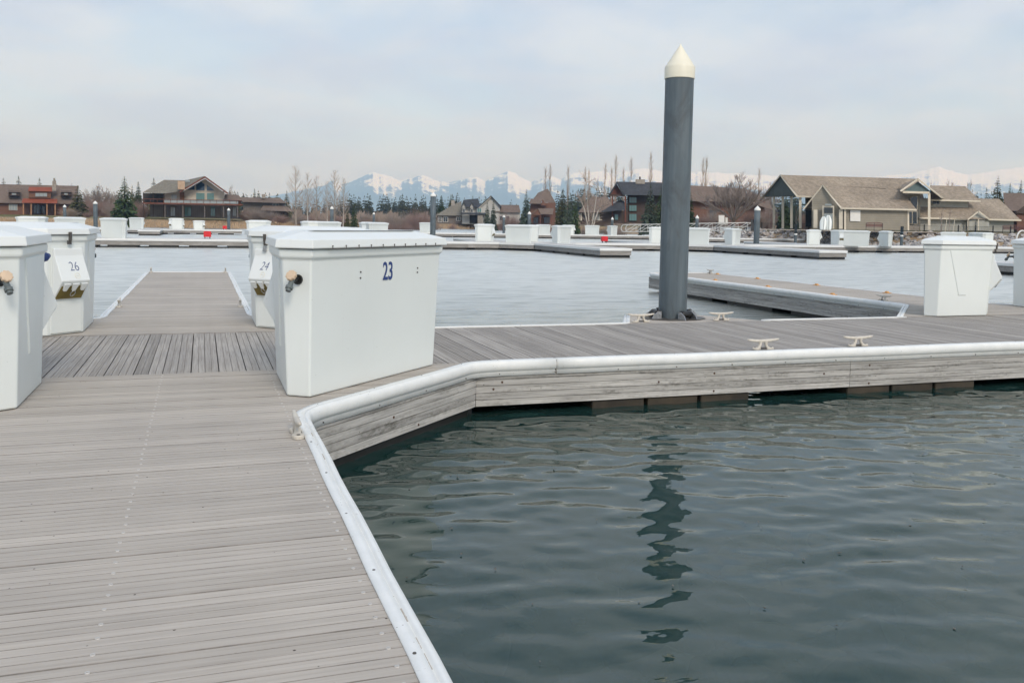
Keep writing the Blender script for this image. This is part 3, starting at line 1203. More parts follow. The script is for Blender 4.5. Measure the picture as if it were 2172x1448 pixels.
def capsmooth(t):
    for c in t.children:
        if c.name.startswith('cap'):
            for p in c.data.polygons:
                p.use_smooth = True
            m = c.modifiers.new('edge', 'EDGE_SPLIT')
            m.split_angle = R(30)
        if c.name.startswith('sleeve'):
            m = c.modifiers.new('edge', 'EDGE_SPLIT')
            m.split_angle = R(50)


PILE = build_pile(0.214, 4.12, M['capwhite'])
capsmooth(PILE)
PILE.location = (PC[0], PC[1], 0)
PILE['label'] = 'tall slate grey mooring pile with cream cone cap rising from the walkway'
# roller guide that holds the pile to the dock
G = thing('pile_guide', 'galvanised pile guide with black rollers around the foot of the tall pile', 'pile guide', (PC[0], PC[1], 0))
for ang, dist in ((-75, .275), (180, .285), (15, .285), (95, .285)):
    ca, sa = math.cos(R(ang)), math.sin(R(ang))
    rx, ry = ca * dist, sa * dist
    tx, ty = -sa, ca
    mb = MB()
    prof = [(-.10, .045), (-.085, .06), (-.03, .048), (.03, .048), (.085, .06), (.10, .045)]
    mb.tube([(rx + tx * s, ry + ty * s, .075) for s, _ in prof], [q for _, q in prof], 14)
    part('roller', mb, M['black'], G, smooth=True)
    for s in (-.118, .118):
        mb = MB()
        cxp, cyp = rx + tx * s, ry + ty * s
        e = .006
        pts = [(-.03, .0), (.13, .0), (.10, .06), (.02, .115), (-.03, .115)]
        mb.loft([[(cxp + ca * q - tx * e, cyp + sa * q - ty * e, z) for q, z in pts], [(cxp + ca * q + tx * e, cyp + sa * q + ty * e, z) for q, z in pts]])
        br = part('bracket', mb, M['steel'], G)
        mb = MB()
        mb.tube([(cxp - tx * .02, cyp - ty * .02, .075), (cxp + tx * .02, cyp + ty * .02, .075)], .014, 8)
        part('axle_nut', mb, M['steel'], br)
mb = MB()
mb.loft([[(.52 * math.cos(q), .40 * math.sin(q) - .02, 0.0) for q in np.linspace(0, 6.2832, 13)[:-1]], [(.52 * math.cos(q), .40 * math.sin(q) - .02, .008) for q in np.linspace(0, 6.2832, 13)[:-1]]])
part('base_plate', mb, M['dark_steel'], G)

# ------------------------------------------------------------------ the marina beyond: simpler docks
M['deck_far'] = plain('far_deck_wood', (0.47, 0.46, 0.44), 0.85, 0.12, 0.8)
M['fascia_far'] = wood('far_fascia_wood', (0.20, 0.19, 0.18), (0.40, 0.385, 0.37), (0.08, 0.08, 0.078), 'x', 0.15, 0.1, 0.8)
M['rail_far'] = plain('far_white_rail', (0.76, 0.77, 0.76), 0.5, 0.05, 1.0)


def far_dock(label, x0, x1, y0, y1, gus=0):
    cx, cy = (x0 + x1) / 2, (y0 + y1) / 2
    hx, hy = (x1 - x0) / 2, (y1 - y0) / 2
    t = thing('floating_dock', label, 'dock', (cx, cy, 0), 0, 'docks across the marina')
    mb = MB()
    mb.box(-hx + .05, hx - .05, -hy + .05, hy - .05, -.09, 0)
    part('deck', mb, M['deck_far'], t)
    for (a, b, c, d) in ((-hx - .05, hx + .05, -hy - .05, -hy + .07), (-hx - .05, hx + .05, hy - .07, hy + .05), (-hx - .05, -hx + .07, -hy + .071, hy - .071), (hx - .07, hx + .05, -hy + .071, hy - .071)):
        mb = MB()
        mb.box(a, b, c, d, -.15, .014)
        part('rub_rail', mb, M['rail_far'], t, bevel=0.03)
    for (a, b, c, d) in ((-hx, hx, -hy, -hy + .05), (-hx, hx, hy - .05, hy), (-hx, -hx + .05, -hy + .051, hy - .051), (hx - .05, hx, -hy + .051, hy - .051)):
        ln = (b - a) if (b - a) > (d - c) else (d - c)
        k = max(1, int(ln / 6))
        for i in range(k):
            mb = MB()
            if b - a > d - c:
                mb.box(a + (b - a) * i / k, a + (b - a) * (i + 1) / k - .01, c, d, -.40, -.151)
            else:
                mb.box(a, b, c + (d - c) * i / k, c + (d - c) * (i + 1) / k - .01, -.40, -.151)
            part('fascia_board', mb, M['fascia_far'], t)
    ln = x1 - x0 if x1 - x0 > y1 - y0 else y1 - y0
    k = max(1, int(ln / 2.4))
    for i in range(k):
        mb = MB()
        if x1 - x0 > y1 - y0:
            a = -hx + 0.2 + (2 * hx - .4) * i / k
            mb.box(a, a + 1.75, -hy + .04, hy - .1, -.8, -.40)
        else:
            a = -hy + 0.1 + (2 * hy - .4) * i / k
            mb.box(-hx + .04, hx - .04, a, a + 2.2, -.8, -.40)
        part('float', mb, M['float'], t)
    if gus:                                   # corner gussets where a finger meets the walkway
        ye = hy if gus < 0 else -hy           # the end that touches the walkway
        sy = -1 if gus < 0 else 1
        for sx in (-1, 1):
            a, b_, c_ = (sx * (hx + .05), ye), (sx * (hx + 1.95), ye), (sx * (hx + .05), ye + sy * 1.95)
            tri = [a, b_, c_] if sx * sy > 0 else [a, c_, b_]
            mb = MB()
            mb.prism(tri, -.09, .002)
            part('gusset', mb, M['deck_far'], t)
            for nm, z0, z1, w_, mt in (('rub_rail', -.15, .016, .06, 'rail_far'), ('fascia_board', -.40, -.151, .02, 'fascia_far')):
                mb = MB()
                n_ = Vector((sx, sy, 0)).normalized()
                p, q = Vector((*b_, 0)), Vector((*c_, 0))
                mb.loft([[p - n_ * .06 + Vector((0, 0, z0)), p + n_ * w_ + Vector((0, 0, z0)), p + n_ * w_ + Vector((0, 0, z1)), p - n_ * .06 + Vector((0, 0, z1))],
                         [q - n_ * .06 + Vector((0, 0, z0)), q + n_ * w_ + Vector((0, 0, z0)), q + n_ * w_ + Vector((0, 0, z1)), q - n_ * .06 + Vector((0, 0, z1))]])
                part(nm, mb, M[mt], t)
    return t


R2, R2b = 61.4, 64.3
far_dock('long floating walkway straight across the open water behind the near docks', -30, 84, R2, R2b)
JX = [(22.35, 24.4), (37.0, 39.1), (52.2, 54.2)]
far_dock('finger dock pointing at us, left of the tall pile', 22.35, 24.4, 48.3, R2 - .06, -1)
far_dock('finger dock pointing at us, just right of the tall pile', 37.0, 39.1, 47.0, R2 - .06, -1)
far_dock('far-side finger of the second walkway, left of the tall pile', 20.95, 23.00, R2b + .06, 76, 1)
far_dock('far-side finger of the second walkway, in line with the gangway', 35.60, 37.70, R2b + .06, 76, 1)
far_dock('far-side finger of the second walkway, below the clubhouse', 50.80, 52.80, R2b + .06, 76, 1)
far_dock('far-side finger of the second walkway behind box 23', 8.95, 10.95, R2b + .06, 76, 1)
R3 = 111.0
far_dock('third walkway far across the water on the left', -60, 4.5, R3, R3 + 2.6)
far_dock('third walkway far across the water in the middle', 26, 78, R3, R3 + 2.6)
far_dock('short finger dock far off on the left, its dark floats showing', -6.3, -4.2, 101, R3 - .06, -1)
far_dock('floating dock stub near the riprap below the clubhouse', 58, 73.5, 96.5, 99)
far_dock('landing float at the foot of the white gangway', 66, 82, 124, 127)

# dock boxes at each junction of the second walkway
FG = 'white dock boxes across the marina'
first = [True]


def far_box(x, y, kind, label):
    o = FAR_B if first[0] else copy_tree(FAR_B)
    first[0] = False
    place(o, x, y, kind, label, FG)
    return o


names = {0: 'left of the tall pile', 1: 'just right of the tall pile', 2: 'below the clubhouse gable'}
for i, (a, b) in enumerate(JX):
    far_box(a, R2 + .1, 'nl', f'white box, near left corner of the second walkway junction {names[i]}')
    far_box(b, R2 + .1, 'nr', f'white box, near right corner of the second walkway junction {names[i]}')
    far_box(a - 1.4, R2b - .1, 'fl', f'white box, far left corner of the second walkway junction {names[i]}')
    far_box(b - 1.4, R2b - .1, 'fr', f'white box, far right corner of the second walkway junction {names[i]}')
far_box(8.95, R2 + 1.6, 'nl', 'distant white dock box peeking over the lid of box 23, left one')
far_box(10.95, R2b - .1, 'fr', 'distant white dock box peeking over the lid of box 23, middle one')
far_box(10.95, R2 + 1.6, 'nr', 'distant white dock box peeking over the right part of the lid of box 23')
far_box(4.4, R2b - 1.6, 'fl', 'distant white dock box above the lid of box 24, leftmost')
far_box(6.6, R2b - 1.6, 'fr', 'distant white dock box above the lid of box 24, rightmost')
far_box(-4.6, R2 + 1.62, 'nl', 'lone white dock box on the second walkway right of box 26')
far_box(-8.6, R2 + 1.7, 'nr', 'distant white dock box above the lid of box 26, right one')
far_box(-9.4, R2b - 1.6, 'fl', 'distant white dock box above the lid of box 26, left one')
far_box(64.0, R2 + 1.6, 'nl', 'distant white dock box above the right-hand box, left one')
far_box(66.0, R2 + 1.6, 'nr', 'distant white dock box behind the right-hand box, right one')
far_box(67.0, R2b - 1.6, 'fr', 'distant white dock box behind the right-hand box, middle one')
for i, (x, y, k) in enumerate([(-6.3, R3 + .1, 'nl'), (-3.6, R3 + .9, 'fr'), (-2.0, R3 + 1.1, 'fl'), (0.3, R3 + 1.1, 'fl')]):
    o = far_box(x, y, k, ['first', 'second', 'third', 'fourth'][i] + ' from the left of the small white boxes on the far left walkway')
    if i > 1:
        o.scale = (.82, .82, .82)
for i, (x, y, k) in enumerate([(28.0, R3 + 1.6, 'nl'), (44.0, R3 + 1.6, 'nl'), (46.2, R3 + 1.6, 'nr'), (48.0, R3 + .9, 'fl'), (51.2, R3 + 1.6, 'nl'), (53.0, R3 + 1.6, 'nr'), (72.5, R3 + 1.6, 'nl'), (75.2, R3 + 1.6, 'nr')]):
    far_box(x, y, k, ['first', 'second', 'third', 'fourth', 'fifth', 'sixth', 'seventh', 'eighth'][i] + ' from the left of the far white boxes on the third walkway')

# red extinguisher cabinets
mb = MB()
mb.loft([[(-.24, -.15, .12), (.24, -.15, .12), (.24, .15, .12), (-.24, .15, .12)], [(-.24, -.15, .44), (.24, -.15, .44), (.24, .15, .44), (-.24, .15, .44)], [(-.2, -.10, .5), (.2, -.10, .5), (.2, .12, .5), (-.2, .12, .5)]])
cab_me = mb.mesh('cabinet')
cab_me.materials.append(M['red'])
mb = MB()
for sx in (-.16, .16):
    mb.box(sx - .03, sx + .03, -.05, .05, 0, .12)
leg_me = mb.mesh('leg')
leg_me.materials.append(M['dark_steel'])
for (x, y, s, lab) in [(0.35, R2b - .4, 1.0, 'red cabinet on the second walkway between boxes 26 and 24'),
                       (29.9, 63.9, 1.0, 'red cabinet on the second walkway left of the tall pile'),
                       (57.4, 63.8, 1.0, 'red cabinet on the second walkway right of the clubhouse sign'),
                       (-13.0, 112.8, 1.3, 'tiny red cabinet far off above the lone box'),
                       (2.6, 112.6, 1.0, 'tiny red cabinet at the foot of the thin far pile'),
                       (15.6, 112.4, 1.6, 'tiny red cabinet far off above the lid of box 23'),
                       (45.4, 117.0, 1.6, 'tiny red cabinet far off in front of the brown house'),
                       (69.0, 125.4, 1.2, 'tiny red cabinet near the foot of the gangway')]:
    t = thing('extinguisher_cabinet', lab, 'cabinet', (x, y, 0), 0, 'red cabinets on the docks')
    t.scale = (s, s, s)
    link('cabinet', cab_me, None, t)
    link('leg', leg_me, None, t)

# far piles
def pile_at(u, vtop, d, label, r=0.2):
    p = at(u, vtop, d)
    t = build_pile(r, p.z, M['capfar'], 16, 1.08, (0.15, 0.30))
    t.location = (p.x, p.y, 0)
    tag(t, label, 'pile', 'mooring piles across the marina')


for (u, vt, d, r, lab) in [(137, 434, 150, .25, 'far grey pile with white cap in front of the red-roofed house'),
                           (202, 426, 128, .29, 'far grey pile with white cap above the lone dock box'),
                           (485, 441, 152, .25, 'thin far pile right of the balcony house'),
                           (704, 437, 128, .24, 'far pile with white cap among the white birches'),
                           (793, 450, 180, .24, 'small far pile right of the dark little spruce'),
                           (919, 408, 96, .30, 'second tallest pile with cream cap left of the grey cottage'),
                           (1069, 456, 170, .24, 'small far pile in front of the white low wing'),
                           (1123, 448, 130, .24, 'far pile with white cap in front of the brown gabled house'),
                           (1299, 460, 140, .2, 'small far pile left of the gangway foot'),
                           (1479, 456, 112, .2, 'pile standing behind the gangway right of the tall pile'),
                           (1607, 436, 80, .26, 'white-capped pile left of the clubhouse columns'),
                           (1688, 490, 100, .16, 'short pile against the riprap below the clubhouse'),
                           (1913, 493, 98, .16, 'short pile against the riprap right of the bench')]:
    pile_at(u, vt, d, lab, r)

# ------------------------------------------------------------------ land
SHORE = [(-420, 150), (-200, 166), (-58, 169), (-32, 171), (-10, 176), (18, 175), (40, 214), (60, 246), (80, 250), (89, 240), (89, 198), (87, 160), (80, 136), (72, 112), (69, 101.5), (81, 91.5), (92.4, 83.3), (110, 72), (150, 40), (200, -150), (-420, -150)]
SH = np.array(SHORE, float)


def shore_dist(X, Y):
    """signed distance to the shoreline, positive on land"""
    n = len(SH)
    dmin = np.full(X.shape, 1e9)
    inside = np.zeros(X.shape, bool)
    for i in range(n):
        a, b = SH[i], SH[(i + 1) % n]
        e = b - a
        t = np.clip(((X - a[0]) * e[0] + (Y - a[1]) * e[1]) / (e @ e), 0, 1)
        dmin = np.minimum(dmin, np.hypot(X - a[0] - t * e[0], Y - a[1] - t * e[1]))
        c = ((a[1] > Y) != (b[1] > Y)) & (X < (b[0] - a[0]) * (Y - a[1]) / (b[1] - a[1] + 1e-12) + a[0])
        inside ^= c
    return np.where(inside, -dmin, dmin)


def land_z(X, Y):
    d = shore_dist(X, Y)
    right = (X > 66) & (Y < 135)
    steep = np.where(right, 3.6, 7.0)
    z = np.interp(d / steep, [-2.5, -0.6, 0.0, 1.0, 1.4, 9, 60], [-2.6, -1.6, -0.62, 0.95, 1.05, 1.3, 1.45])
    return z


def ground_mat():
    m, N, L, b = newmat('lawn_and_reeds')
    gp = N.new('ShaderNodeNewGeometry')
    f = noise(N, L, gp.outputs['Position'], 0.06, 5)
    g = noise(N, L, gp.outputs['Position'], 1.2, 5)
    sp = N.new('ShaderNodeSeparateXYZ')
    L.new(gp.outputs['Position'], sp.inputs[0])
    lawn = ramp(N, L, g, [(0.3, (0.085, 0.085, 0.028)), (0.7, (0.155, 0.14, 0.055))])
    tan = ramp(N, L, g, [(0.3, (0.24, 0.175, 0.11)), (0.7, (0.40, 0.31, 0.21))])
    c = mix(N, L, ramp(N, L, f, [(0.5, (0, 0, 0)), (0.62, (1, 1, 1))]), lawn, tan)
    # reeds and dry grass on the bank, silt below the water
    bank = ramp(N, L, mathn(N, L, 'ADD', mathn(N, L, 'MULTIPLY', sp.outputs[2], 0.5), 0.3), [(0.72, (1, 1, 1)), (0.83, (0, 0, 0))])
    c = mix(N, L, bank, c, tan)
    silt = ramp(N, L, noise(N, L, gp.outputs['Position'], 1.6, 6), [(0.3, (0.10, 0.095, 0.07)), (0.7, (0.36, 0.34, 0.27))])
    uw = ramp(N, L, mathn(N, L, 'ADD', sp.outputs[2], 1.2), [(0.55, (1, 1, 1)), (0.68, (0, 0, 0))])
    c = mix(N, L, uw, c, silt)
    L.new(c, b.inputs['Base Color'])
    b.inputs['Roughness'].default_value = 0.95
    b.inputs['Specular IOR Level'].default_value = 0.1
    return m


M['ground'] = ground_mat()


def grid_obj(name, gx, gy, gz, mat, smooth=True):
    V = np.stack([gx, gy, gz], -1).reshape(-1, 3)
    ny, nx = gx.shape
    idx = np.arange(nx * ny).reshape(ny, nx)
    F = np.stack([idx[:-1, :-1], idx[:-1, 1:], idx[1:, 1:], idx[1:, :-1]], -1).reshape(-1, 4)
    me = bpy.data.meshes.new(name)
    me.vertices.add(len(V))
    me.vertices.foreach_set('co', V.ravel())
    me.loops.add(F.size)
    me.loops.foreach_set('vertex_index', F.ravel().astype(np.int32))
    me.polygons.add(len(F))
    me.polygons.foreach_set('loop_start', np.arange(0, F.size, 4).astype(np.int32))
    me.polygons.foreach_set('use_smooth', np.full(len(F), smooth))
    me.update(calc_edges=True)
    return link(name, me, mat)


def make_land():
    xs = graded(-6300, 14300, -90, 130, 1.6, 1.12)
    ys = graded(-3000, 15300, 60, 262, 1.6, 1.12)
    gx, gy = np.meshgrid(xs, ys)
    gz = land_z(gx, gy)
    dd = np.clip(shore_dist(gx, gy), 0, 50) / 50
    gz = gz + dd * 0.12 * np.sin(gx * 0.13) * np.cos(gy * 0.11)
    o = grid_obj('ground', gx, gy, gz, M['ground'])
    tag(o, kind='structure')


make_land()

# stones on the lake bed under the near water
def rock_mesh(mb, c, r, sq, rnd):
    t = [(0, 0, 1), (.894, 0, .447), (.276, .851, .447), (-.724, .526, .447), (-.724, -.526, .447), (.276, -.851, .447),
         (.724, .526, -.447), (-.276, .851, -.447), (-.894, 0, -.447), (-.276, -.851, -.447), (.724, -.526, -.447), (0, 0, -1)]
    f = [(0, 1, 2), (0, 2, 3), (0, 3, 4), (0, 4, 5), (0, 5, 1), (1, 6, 2), (2, 7, 3), (3, 8, 4), (4, 9, 5), (5, 10, 1), (2, 6, 7), (3, 7, 8), (4, 8, 9), (5, 9, 10), (1, 10, 6),
         (6, 11, 7), (7, 11, 8), (8, 11, 9), (9, 11, 10), (10, 11, 6)]
    q = rnd.uniform(0, 6.28)
    cq, sq_ = math.cos(q), math.sin(q)
    ax = (rnd.uniform(.8, 1.35), rnd.uniform(.7, 1.0), sq * rnd.uniform(.75, 1.1))
    vs = []
    for x, y, z in t:
        k = r * rnd.uniform(.78, 1.15)
        X, Y, Z = x * ax[0] * k, y * ax[1] * k, z * ax[2] * k
        vs.append((c[0] + X * cq - Y * sq_, c[1] + X * sq_ + Y * cq, c[2] + Z))
    mb.add(vs, f)


def rock_mat(name, stops, scale):
    m, N, L, b = newmat(name)
    gp = N.new('ShaderNodeNewGeometry')
    vo = N.new('ShaderNodeTexVoronoi')
    vo.inputs['Scale'].default_value = scale
    L.new(gp.outputs['Position'], vo.inputs['Vector'])
    sp = N.new('ShaderNodeSeparateColor')
    L.new(vo.outputs['Color'], sp.inputs[0])
    c = ramp(N, L, sp.outputs[0], stops)
    c = mix(N, L, 1.0, c, ramp(N, L, noise(N, L, gp.outputs['Position'], 5, 5), [(0.3, (.75, .75, .75)), (.7, (1.15, 1.15, 1.15))]), 'MULTIPLY')
    L.new(c, b.inputs['Base Color'])
    b.inputs['Roughness'].default_value = 0.9
    return m


rr = random.Random(3)
mb = MB()
for k in range(420):
    rock_mesh(mb, (rr.uniform(0.9, 13), rr.uniform(0.5, 9.5), -2.62 + rr.uniform(-.05, .1)), rr.choice((.10, .14, .2, .3, .42)), .6, rr)
o = part('lake_bed_stones', mb, rock_mat('bed_stone', [(0, (.14, .13, .10)), (.5, (.34, .32, .25)), (1, (.6, .57, .46))], 1.2), smooth=True)
tag(o, 'scattered stones lying on the lake bed under the near water', 'stones', kind='stuff')

# specks of debris drifting on the near water
mb = MB()
for k in range(90):
    x, y = rr.uniform(1.0, 8.5), rr.uniform(2.2, 8.2)
    s, q = rr.uniform(.003, .008), rr.uniform(0, 3.14)
    z = WATER + .010
    c_, s_ = math.cos(q) * s, math.sin(q) * s
    mb.add([(x - c_ * 2, y - s_ * 2, z), (x + s_, y - c_, z + .001), (x + c_ * 2, y + s_ * 2, z), (x - s_, y + c_, z + .002), (x, y, z - .004)], [(0, 1, 2, 3), (0, 4, 1), (1, 4, 2), (2, 4, 3), (3, 4, 0)])
o = part('floating_debris', mb, plain('drifting_specks', (0.12, 0.11, 0.09), .8))
tag(o, 'tiny dark specks of debris floating on the near water', 'debris', kind='stuff')

# riprap below the clubhouse
mb = MB()
seg = [(62.5, 110), (69, 101.5), (81, 91.5), (92.4, 83.3), (112, 70.5)]
for a, b in zip(seg[:-1], seg[1:]):
    L_ = math.hypot(b[0] - a[0], b[1] - a[1])
    nrm = (-(b[1] - a[1]) / L_, (b[0] - a[0]) / L_)
    if nrm[1] < 0:
        nrm = (-nrm[0], -nrm[1])
    for k in range(int(L_ * 24)):
        s, q = rr.random(), rr.uniform(-0.7, 3.9)
        x, y = a[0] + (b[0] - a[0]) * s + nrm[0] * q, a[1] + (b[1] - a[1]) * s + nrm[1] * q
        z = -0.62 + 1.57 * max(0, q) / 3.6
        rock_mesh(mb, (x, y, z + rr.uniform(-.05, .12)), rr.choice((.16, .22, .3, .36, .45)), .75, rr)
o = part('riprap', mb, rock_mat('riprap_stone', [(0, (.20, .19, .19)), (.3, (.36, .34, .33)), (.55, (.46, .40, .35)), (.75, (.38, .38, .39)), (1, (.60, .57, .53))], 1.9))
tag(o, 'sloping bank of broken grey and tan stone below the clubhouse', 'riprap', kind='stuff')

# reeds and dry grass along the left and middle banks
mb = MB()
for a, b in zip(SHORE[2:10], SHORE[3:11]):
    L_ = math.hypot(b[0] - a[0], b[1] - a[1])
    nrm = (-(b[1] - a[1]) / L_, (b[0] - a[0]) / L_)
    if nrm[1] < 0 and abs(nrm[1]) > abs(nrm[0]):
        nrm = (-nrm[0], -nrm[1])
    for k in range(int(L_ * 42)):
        s, q = rr.random(), rr.uniform(-0.2, 6)
        x, y = a[0] + (b[0] - a[0]) * s + nrm[0] * q, a[1] + (b[1] - a[1]) * s + nrm[1] * q
        z = -.6 + 1.5 * max(q, 0) / 7
        h = rr.uniform(.45, .95) * (1 - q / 11)
        w = rr.uniform(.03, .07)
        ln = rr.uniform(-.2, .2)
        mb.add([(x - w, y, z), (x + w, y + .02, z), (x + ln + .3 * w, y + rr.uniform(-.1, .1), z + h)], [(0, 1, 2)])
o = part('reeds', mb, plain('dry_reed', (0.42, 0.30, 0.19), 0.9, 0.3, 0.4))
tag(o, 'band of dry tan reeds along the far bank', 'reeds', kind='stuff')

# ------------------------------------------------------------------ buildings on the shore
def roof_mat(name, lo, hi, scale=2.2):
    m, N, L, b = newmat(name)
    gp = N.new('ShaderNodeNewGeometry')
    f = noise(N, L, vec_map(N, L, gp.outputs['Position'], (1, 1, 1.6)), scale, 6, 0.75)
    c = ramp(N, L, f, [(0.32, lo), (0.68, hi)])
    br = N.new('ShaderNodeTexNoise')
    br.inputs['Scale'].default_value = 0.25
    L.new(gp.outputs['Position'], br.inputs['Vector'])
    c = mix(N, L, 1.0, c, ramp(N, L, br.outputs[0], [(.3, (.86, .86, .86)), (.7, (1.1, 1.1, 1.1))]), 'MULTIPLY')
    L.new(c, b.inputs['Base Color'])
    b.inputs['Roughness'].default_value = 0.95
    b.inputs['Specular IOR Level'].default_value = 0.1
    return m


def siding(name, col, vertical=False, freq=7.0):
    m, N, L, b = newmat(name)
    gp = N.new('ShaderNodeNewGeometry')
    w = N.new('ShaderNodeTexWave')
    w.wave_type = 'BANDS'
    w.bands_direction = 'X' if vertical else 'Z'
    w.wave_profile = 'SAW'
    w.inputs['Scale'].default_value = freq * 0.16
    L.new(gp.outputs['Position'], w.inputs['Vector'])
    c = ramp(N, L, w.outputs[0], [(0.0, tuple(x * .62 for x in col)), (0.14, col), (1.0, col)])
    f = noise(N, L, gp.outputs['Position'], .8, 4)
    c = mix(N, L, 1.0, c, ramp(N, L, f, [(.3, (.88, .88, .88)), (.7, (1.08, 1.08, 1.08))]), 'MULTIPLY')
    L.new(c, b.inputs['Base Color'])
    b.inputs['Roughness'].default_value = 0.85
    return m


def glass(name, col):
    m, N, L, b = newmat(name)
    b.inputs['Base Color'].default_value = (*col, 1)
    b.inputs['Roughness'].default_value = 0.08
    b.inputs['Specular IOR Level'].default_value = 0.7
    return m


H = {}
H['tanroof'] = roof_mat('tan_shingle', (0.20, 0.165, 0.125), (0.40, 0.335, 0.265))
H['brownroof'] = roof_mat('brown_shingle', (0.135, 0.10, 0.08), (0.22, 0.17, 0.14))
H['greyroof'] = roof_mat('grey_shingle', (0.15, 0.135, 0.11), (0.25, 0.23, 0.19))
H['slate'] = roof_mat('slate_roof', (0.042, 0.045, 0.052), (0.085, 0.088, 0.095))
H['redmetal'] = roof_mat('red_metal_roof', (0.22, 0.062, 0.035), (0.30, 0.09, 0.05), .6)
H['cream'] = plain('cream_trim', (0.62, 0.56, 0.45), 0.7, 0.06, 1)
H['taupe'] = siding('taupe_siding', (0.27, 0.245, 0.195))
H['greyboard'] = siding('grey_board_siding', (0.40, 0.40, 0.36), True, 9)
H['teal'] = plain('teal_pediment', (0.10, 0.145, 0.145), 0.7)
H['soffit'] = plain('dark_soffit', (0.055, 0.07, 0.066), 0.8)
H['creamwall'] = siding('cream_siding', (0.55, 0.50, 0.42))
H['white'] = plain('white_paint', (0.72, 0.71, 0.67), 0.6, 0.05, 1)
H['offwhite'] = plain('pale_stucco', (0.46, 0.45, 0.42), 0.8, 0.08, .6)
H['brown'] = siding('brown_wood_siding', (0.17, 0.085, 0.05))
H['dkbrown'] = siding('dark_brown_siding', (0.07, 0.045, 0.032))
H['redbrown'] = siding('red_brown_siding', (0.165, 0.080, 0.052))
H['timber'] = plain('stained_timber', (0.15, 0.055, 0.035), 0.8, 0.2, 2)
H['post'] = plain('honey_post', (0.36, 0.19, 0.10), 0.8, 0.15, 2)
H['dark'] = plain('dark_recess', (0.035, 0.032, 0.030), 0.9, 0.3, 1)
H['greybrown'] = siding('grey_brown_siding', (0.15, 0.13, 0.115), True, 5)
H['stone'] = roof_mat('field_stone', (0.20, 0.18, 0.155), (0.42, 0.38, 0.33), 3)
H['peach'] = roof_mat('peach_stone', (0.40, 0.27, 0.18), (0.56, 0.42, 0.30), 3)
H['glassblue'] = glass('blue_glass', (0.03, 0.07, 0.12))
H['glassteal'] = glass('teal_glass', (0.10, 0.20, 0.19))
H['glassgrey'] = glass('pale_glass', (0.28, 0.31, 0.31))
H['glassdark'] = glass('dark_glass', (0.025, 0.03, 0.033))
H['conc'] = plain('pale_concrete', (0.42, 0.37, 0.32), 0.9, 0.1, 1)


def prism_uv(root, name, mat, pts, thick, proud=0.0, parent=None):
    """solid whose face is outlined by (u, v, depth) points and which runs back by thick metres, level"""
    P = [at(u, v, d - proud) for u, v, d in pts]
    c = sum(P, Vector()) / len(P)
    back = Vector((c.x, c.y, 0)).normalized() * thick
    mb = MB()
    o0 = root.location
    mb.loft([[p - o0 for p in P], [p + back - o0 for p in P]])
    return part(name, mb, mat, parent or root)


def rect(root, name, mat, u0, u1, v0, v1, d, thick=0.25, d2=None, parent=None, tilt=True):
    """upright rectangle; follows the picture's level line"""
    d2 = d if d2 is None else d2
    k = 0.01746 * (u1 - u0) / 2 if tilt else 0
    return prism_uv(root, name, mat, [(u0, v1 - k, d), (u1, v1 + k, d2), (u1, v0 + k, d2), (u0, v0 - k, d)], thick, parent=parent)


def house(name, label, u, v, d):
    p = at(u, v, d)
    return thing(name, label, 'house', (p.x, p.y, 1.2))


def window(root, u0, u1, v0, v1, d, gl='glassdark', fr='cream', mull=0, fw=0.7, d2=None):
    d2 = d if d2 is None else d2
    w = rect(root, 'window', H[fr], u0 - fw, u1 + fw, v0 - fw, v1 + fw, d - .06, .12, d2 - .06)
    n = mull + 1
    g = 0.5 if mull else 0
    st = (u1 - u0 + g) / n
    for i in range(n):
        a = u0 + i * st
        f0, f1 = (a - u0) / (u1 - u0), (a + st - g - u0) / (u1 - u0)
        rect(root, 'pane', H[gl], a, a + st - g, v0, v1, d + (d2 - d) * f0 - .12, .1, d + (d2 - d) * f1 - .12, parent=w, tilt=True)
    return w


# --- red-roofed house, far left
h1 = house('lakeside_house', 'brown house with red metal porch roofs and stone chimney at far left', 80, 456, 205)
rect(h1, 'wall', H['redbrown'], -60, 160, 428, 461, 205, 7)
prism_uv(h1, 'roof', H['brownroof'], [(-64, 429.5, 204), (159, 433, 204), (167, 394.5, 209.5), (-64, 389.5, 209.5)], 0.5)
prism_uv(h1, 'roof', H['brownroof'], [(-64, 429.5, 215), (159, 433, 215), (167, 394.9, 209.8), (-64, 389.9, 209.8)], -0.5)
dm = rect(h1, 'dormer', H['brown'], 61, 108, 405, 420, 203.6, 4)
prism_uv(h1, 'dormer_roof', H['redmetal'], [(59.5, 405.5, 203), (110.5, 406.5, 203), (109.6, 397.2, 207), (61.7, 396.3, 207)], .35, parent=dm)
window(h1, 75, 100, 409.5, 417, 203.5, 'glassgrey', 'timber', 2)
pr = prism_uv(h1, 'porch_roof', H['redmetal'], [(46, 430.4, 200.5), (121.5, 431.6, 200.5), (121.5, 422, 204), (48, 421, 204)], .35)
for u in (49.5, 66, 99.5, 117):
    rect(h1, 'post', H['post'], u - 1.3, u + 1.3, 431.5, 457, 200.8, .3)
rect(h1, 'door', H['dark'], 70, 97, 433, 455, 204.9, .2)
window(h1, 72, 95, 435, 453, 204.8, 'glassdark', 'timber', 3)
window(h1, 19.5, 36.5, 433.5, 445.5, 204.9, 'glassgrey', 'cream', 2)
window(h1, -30, -12, 433, 445, 204.9, 'glassgrey', 'cream', 2)
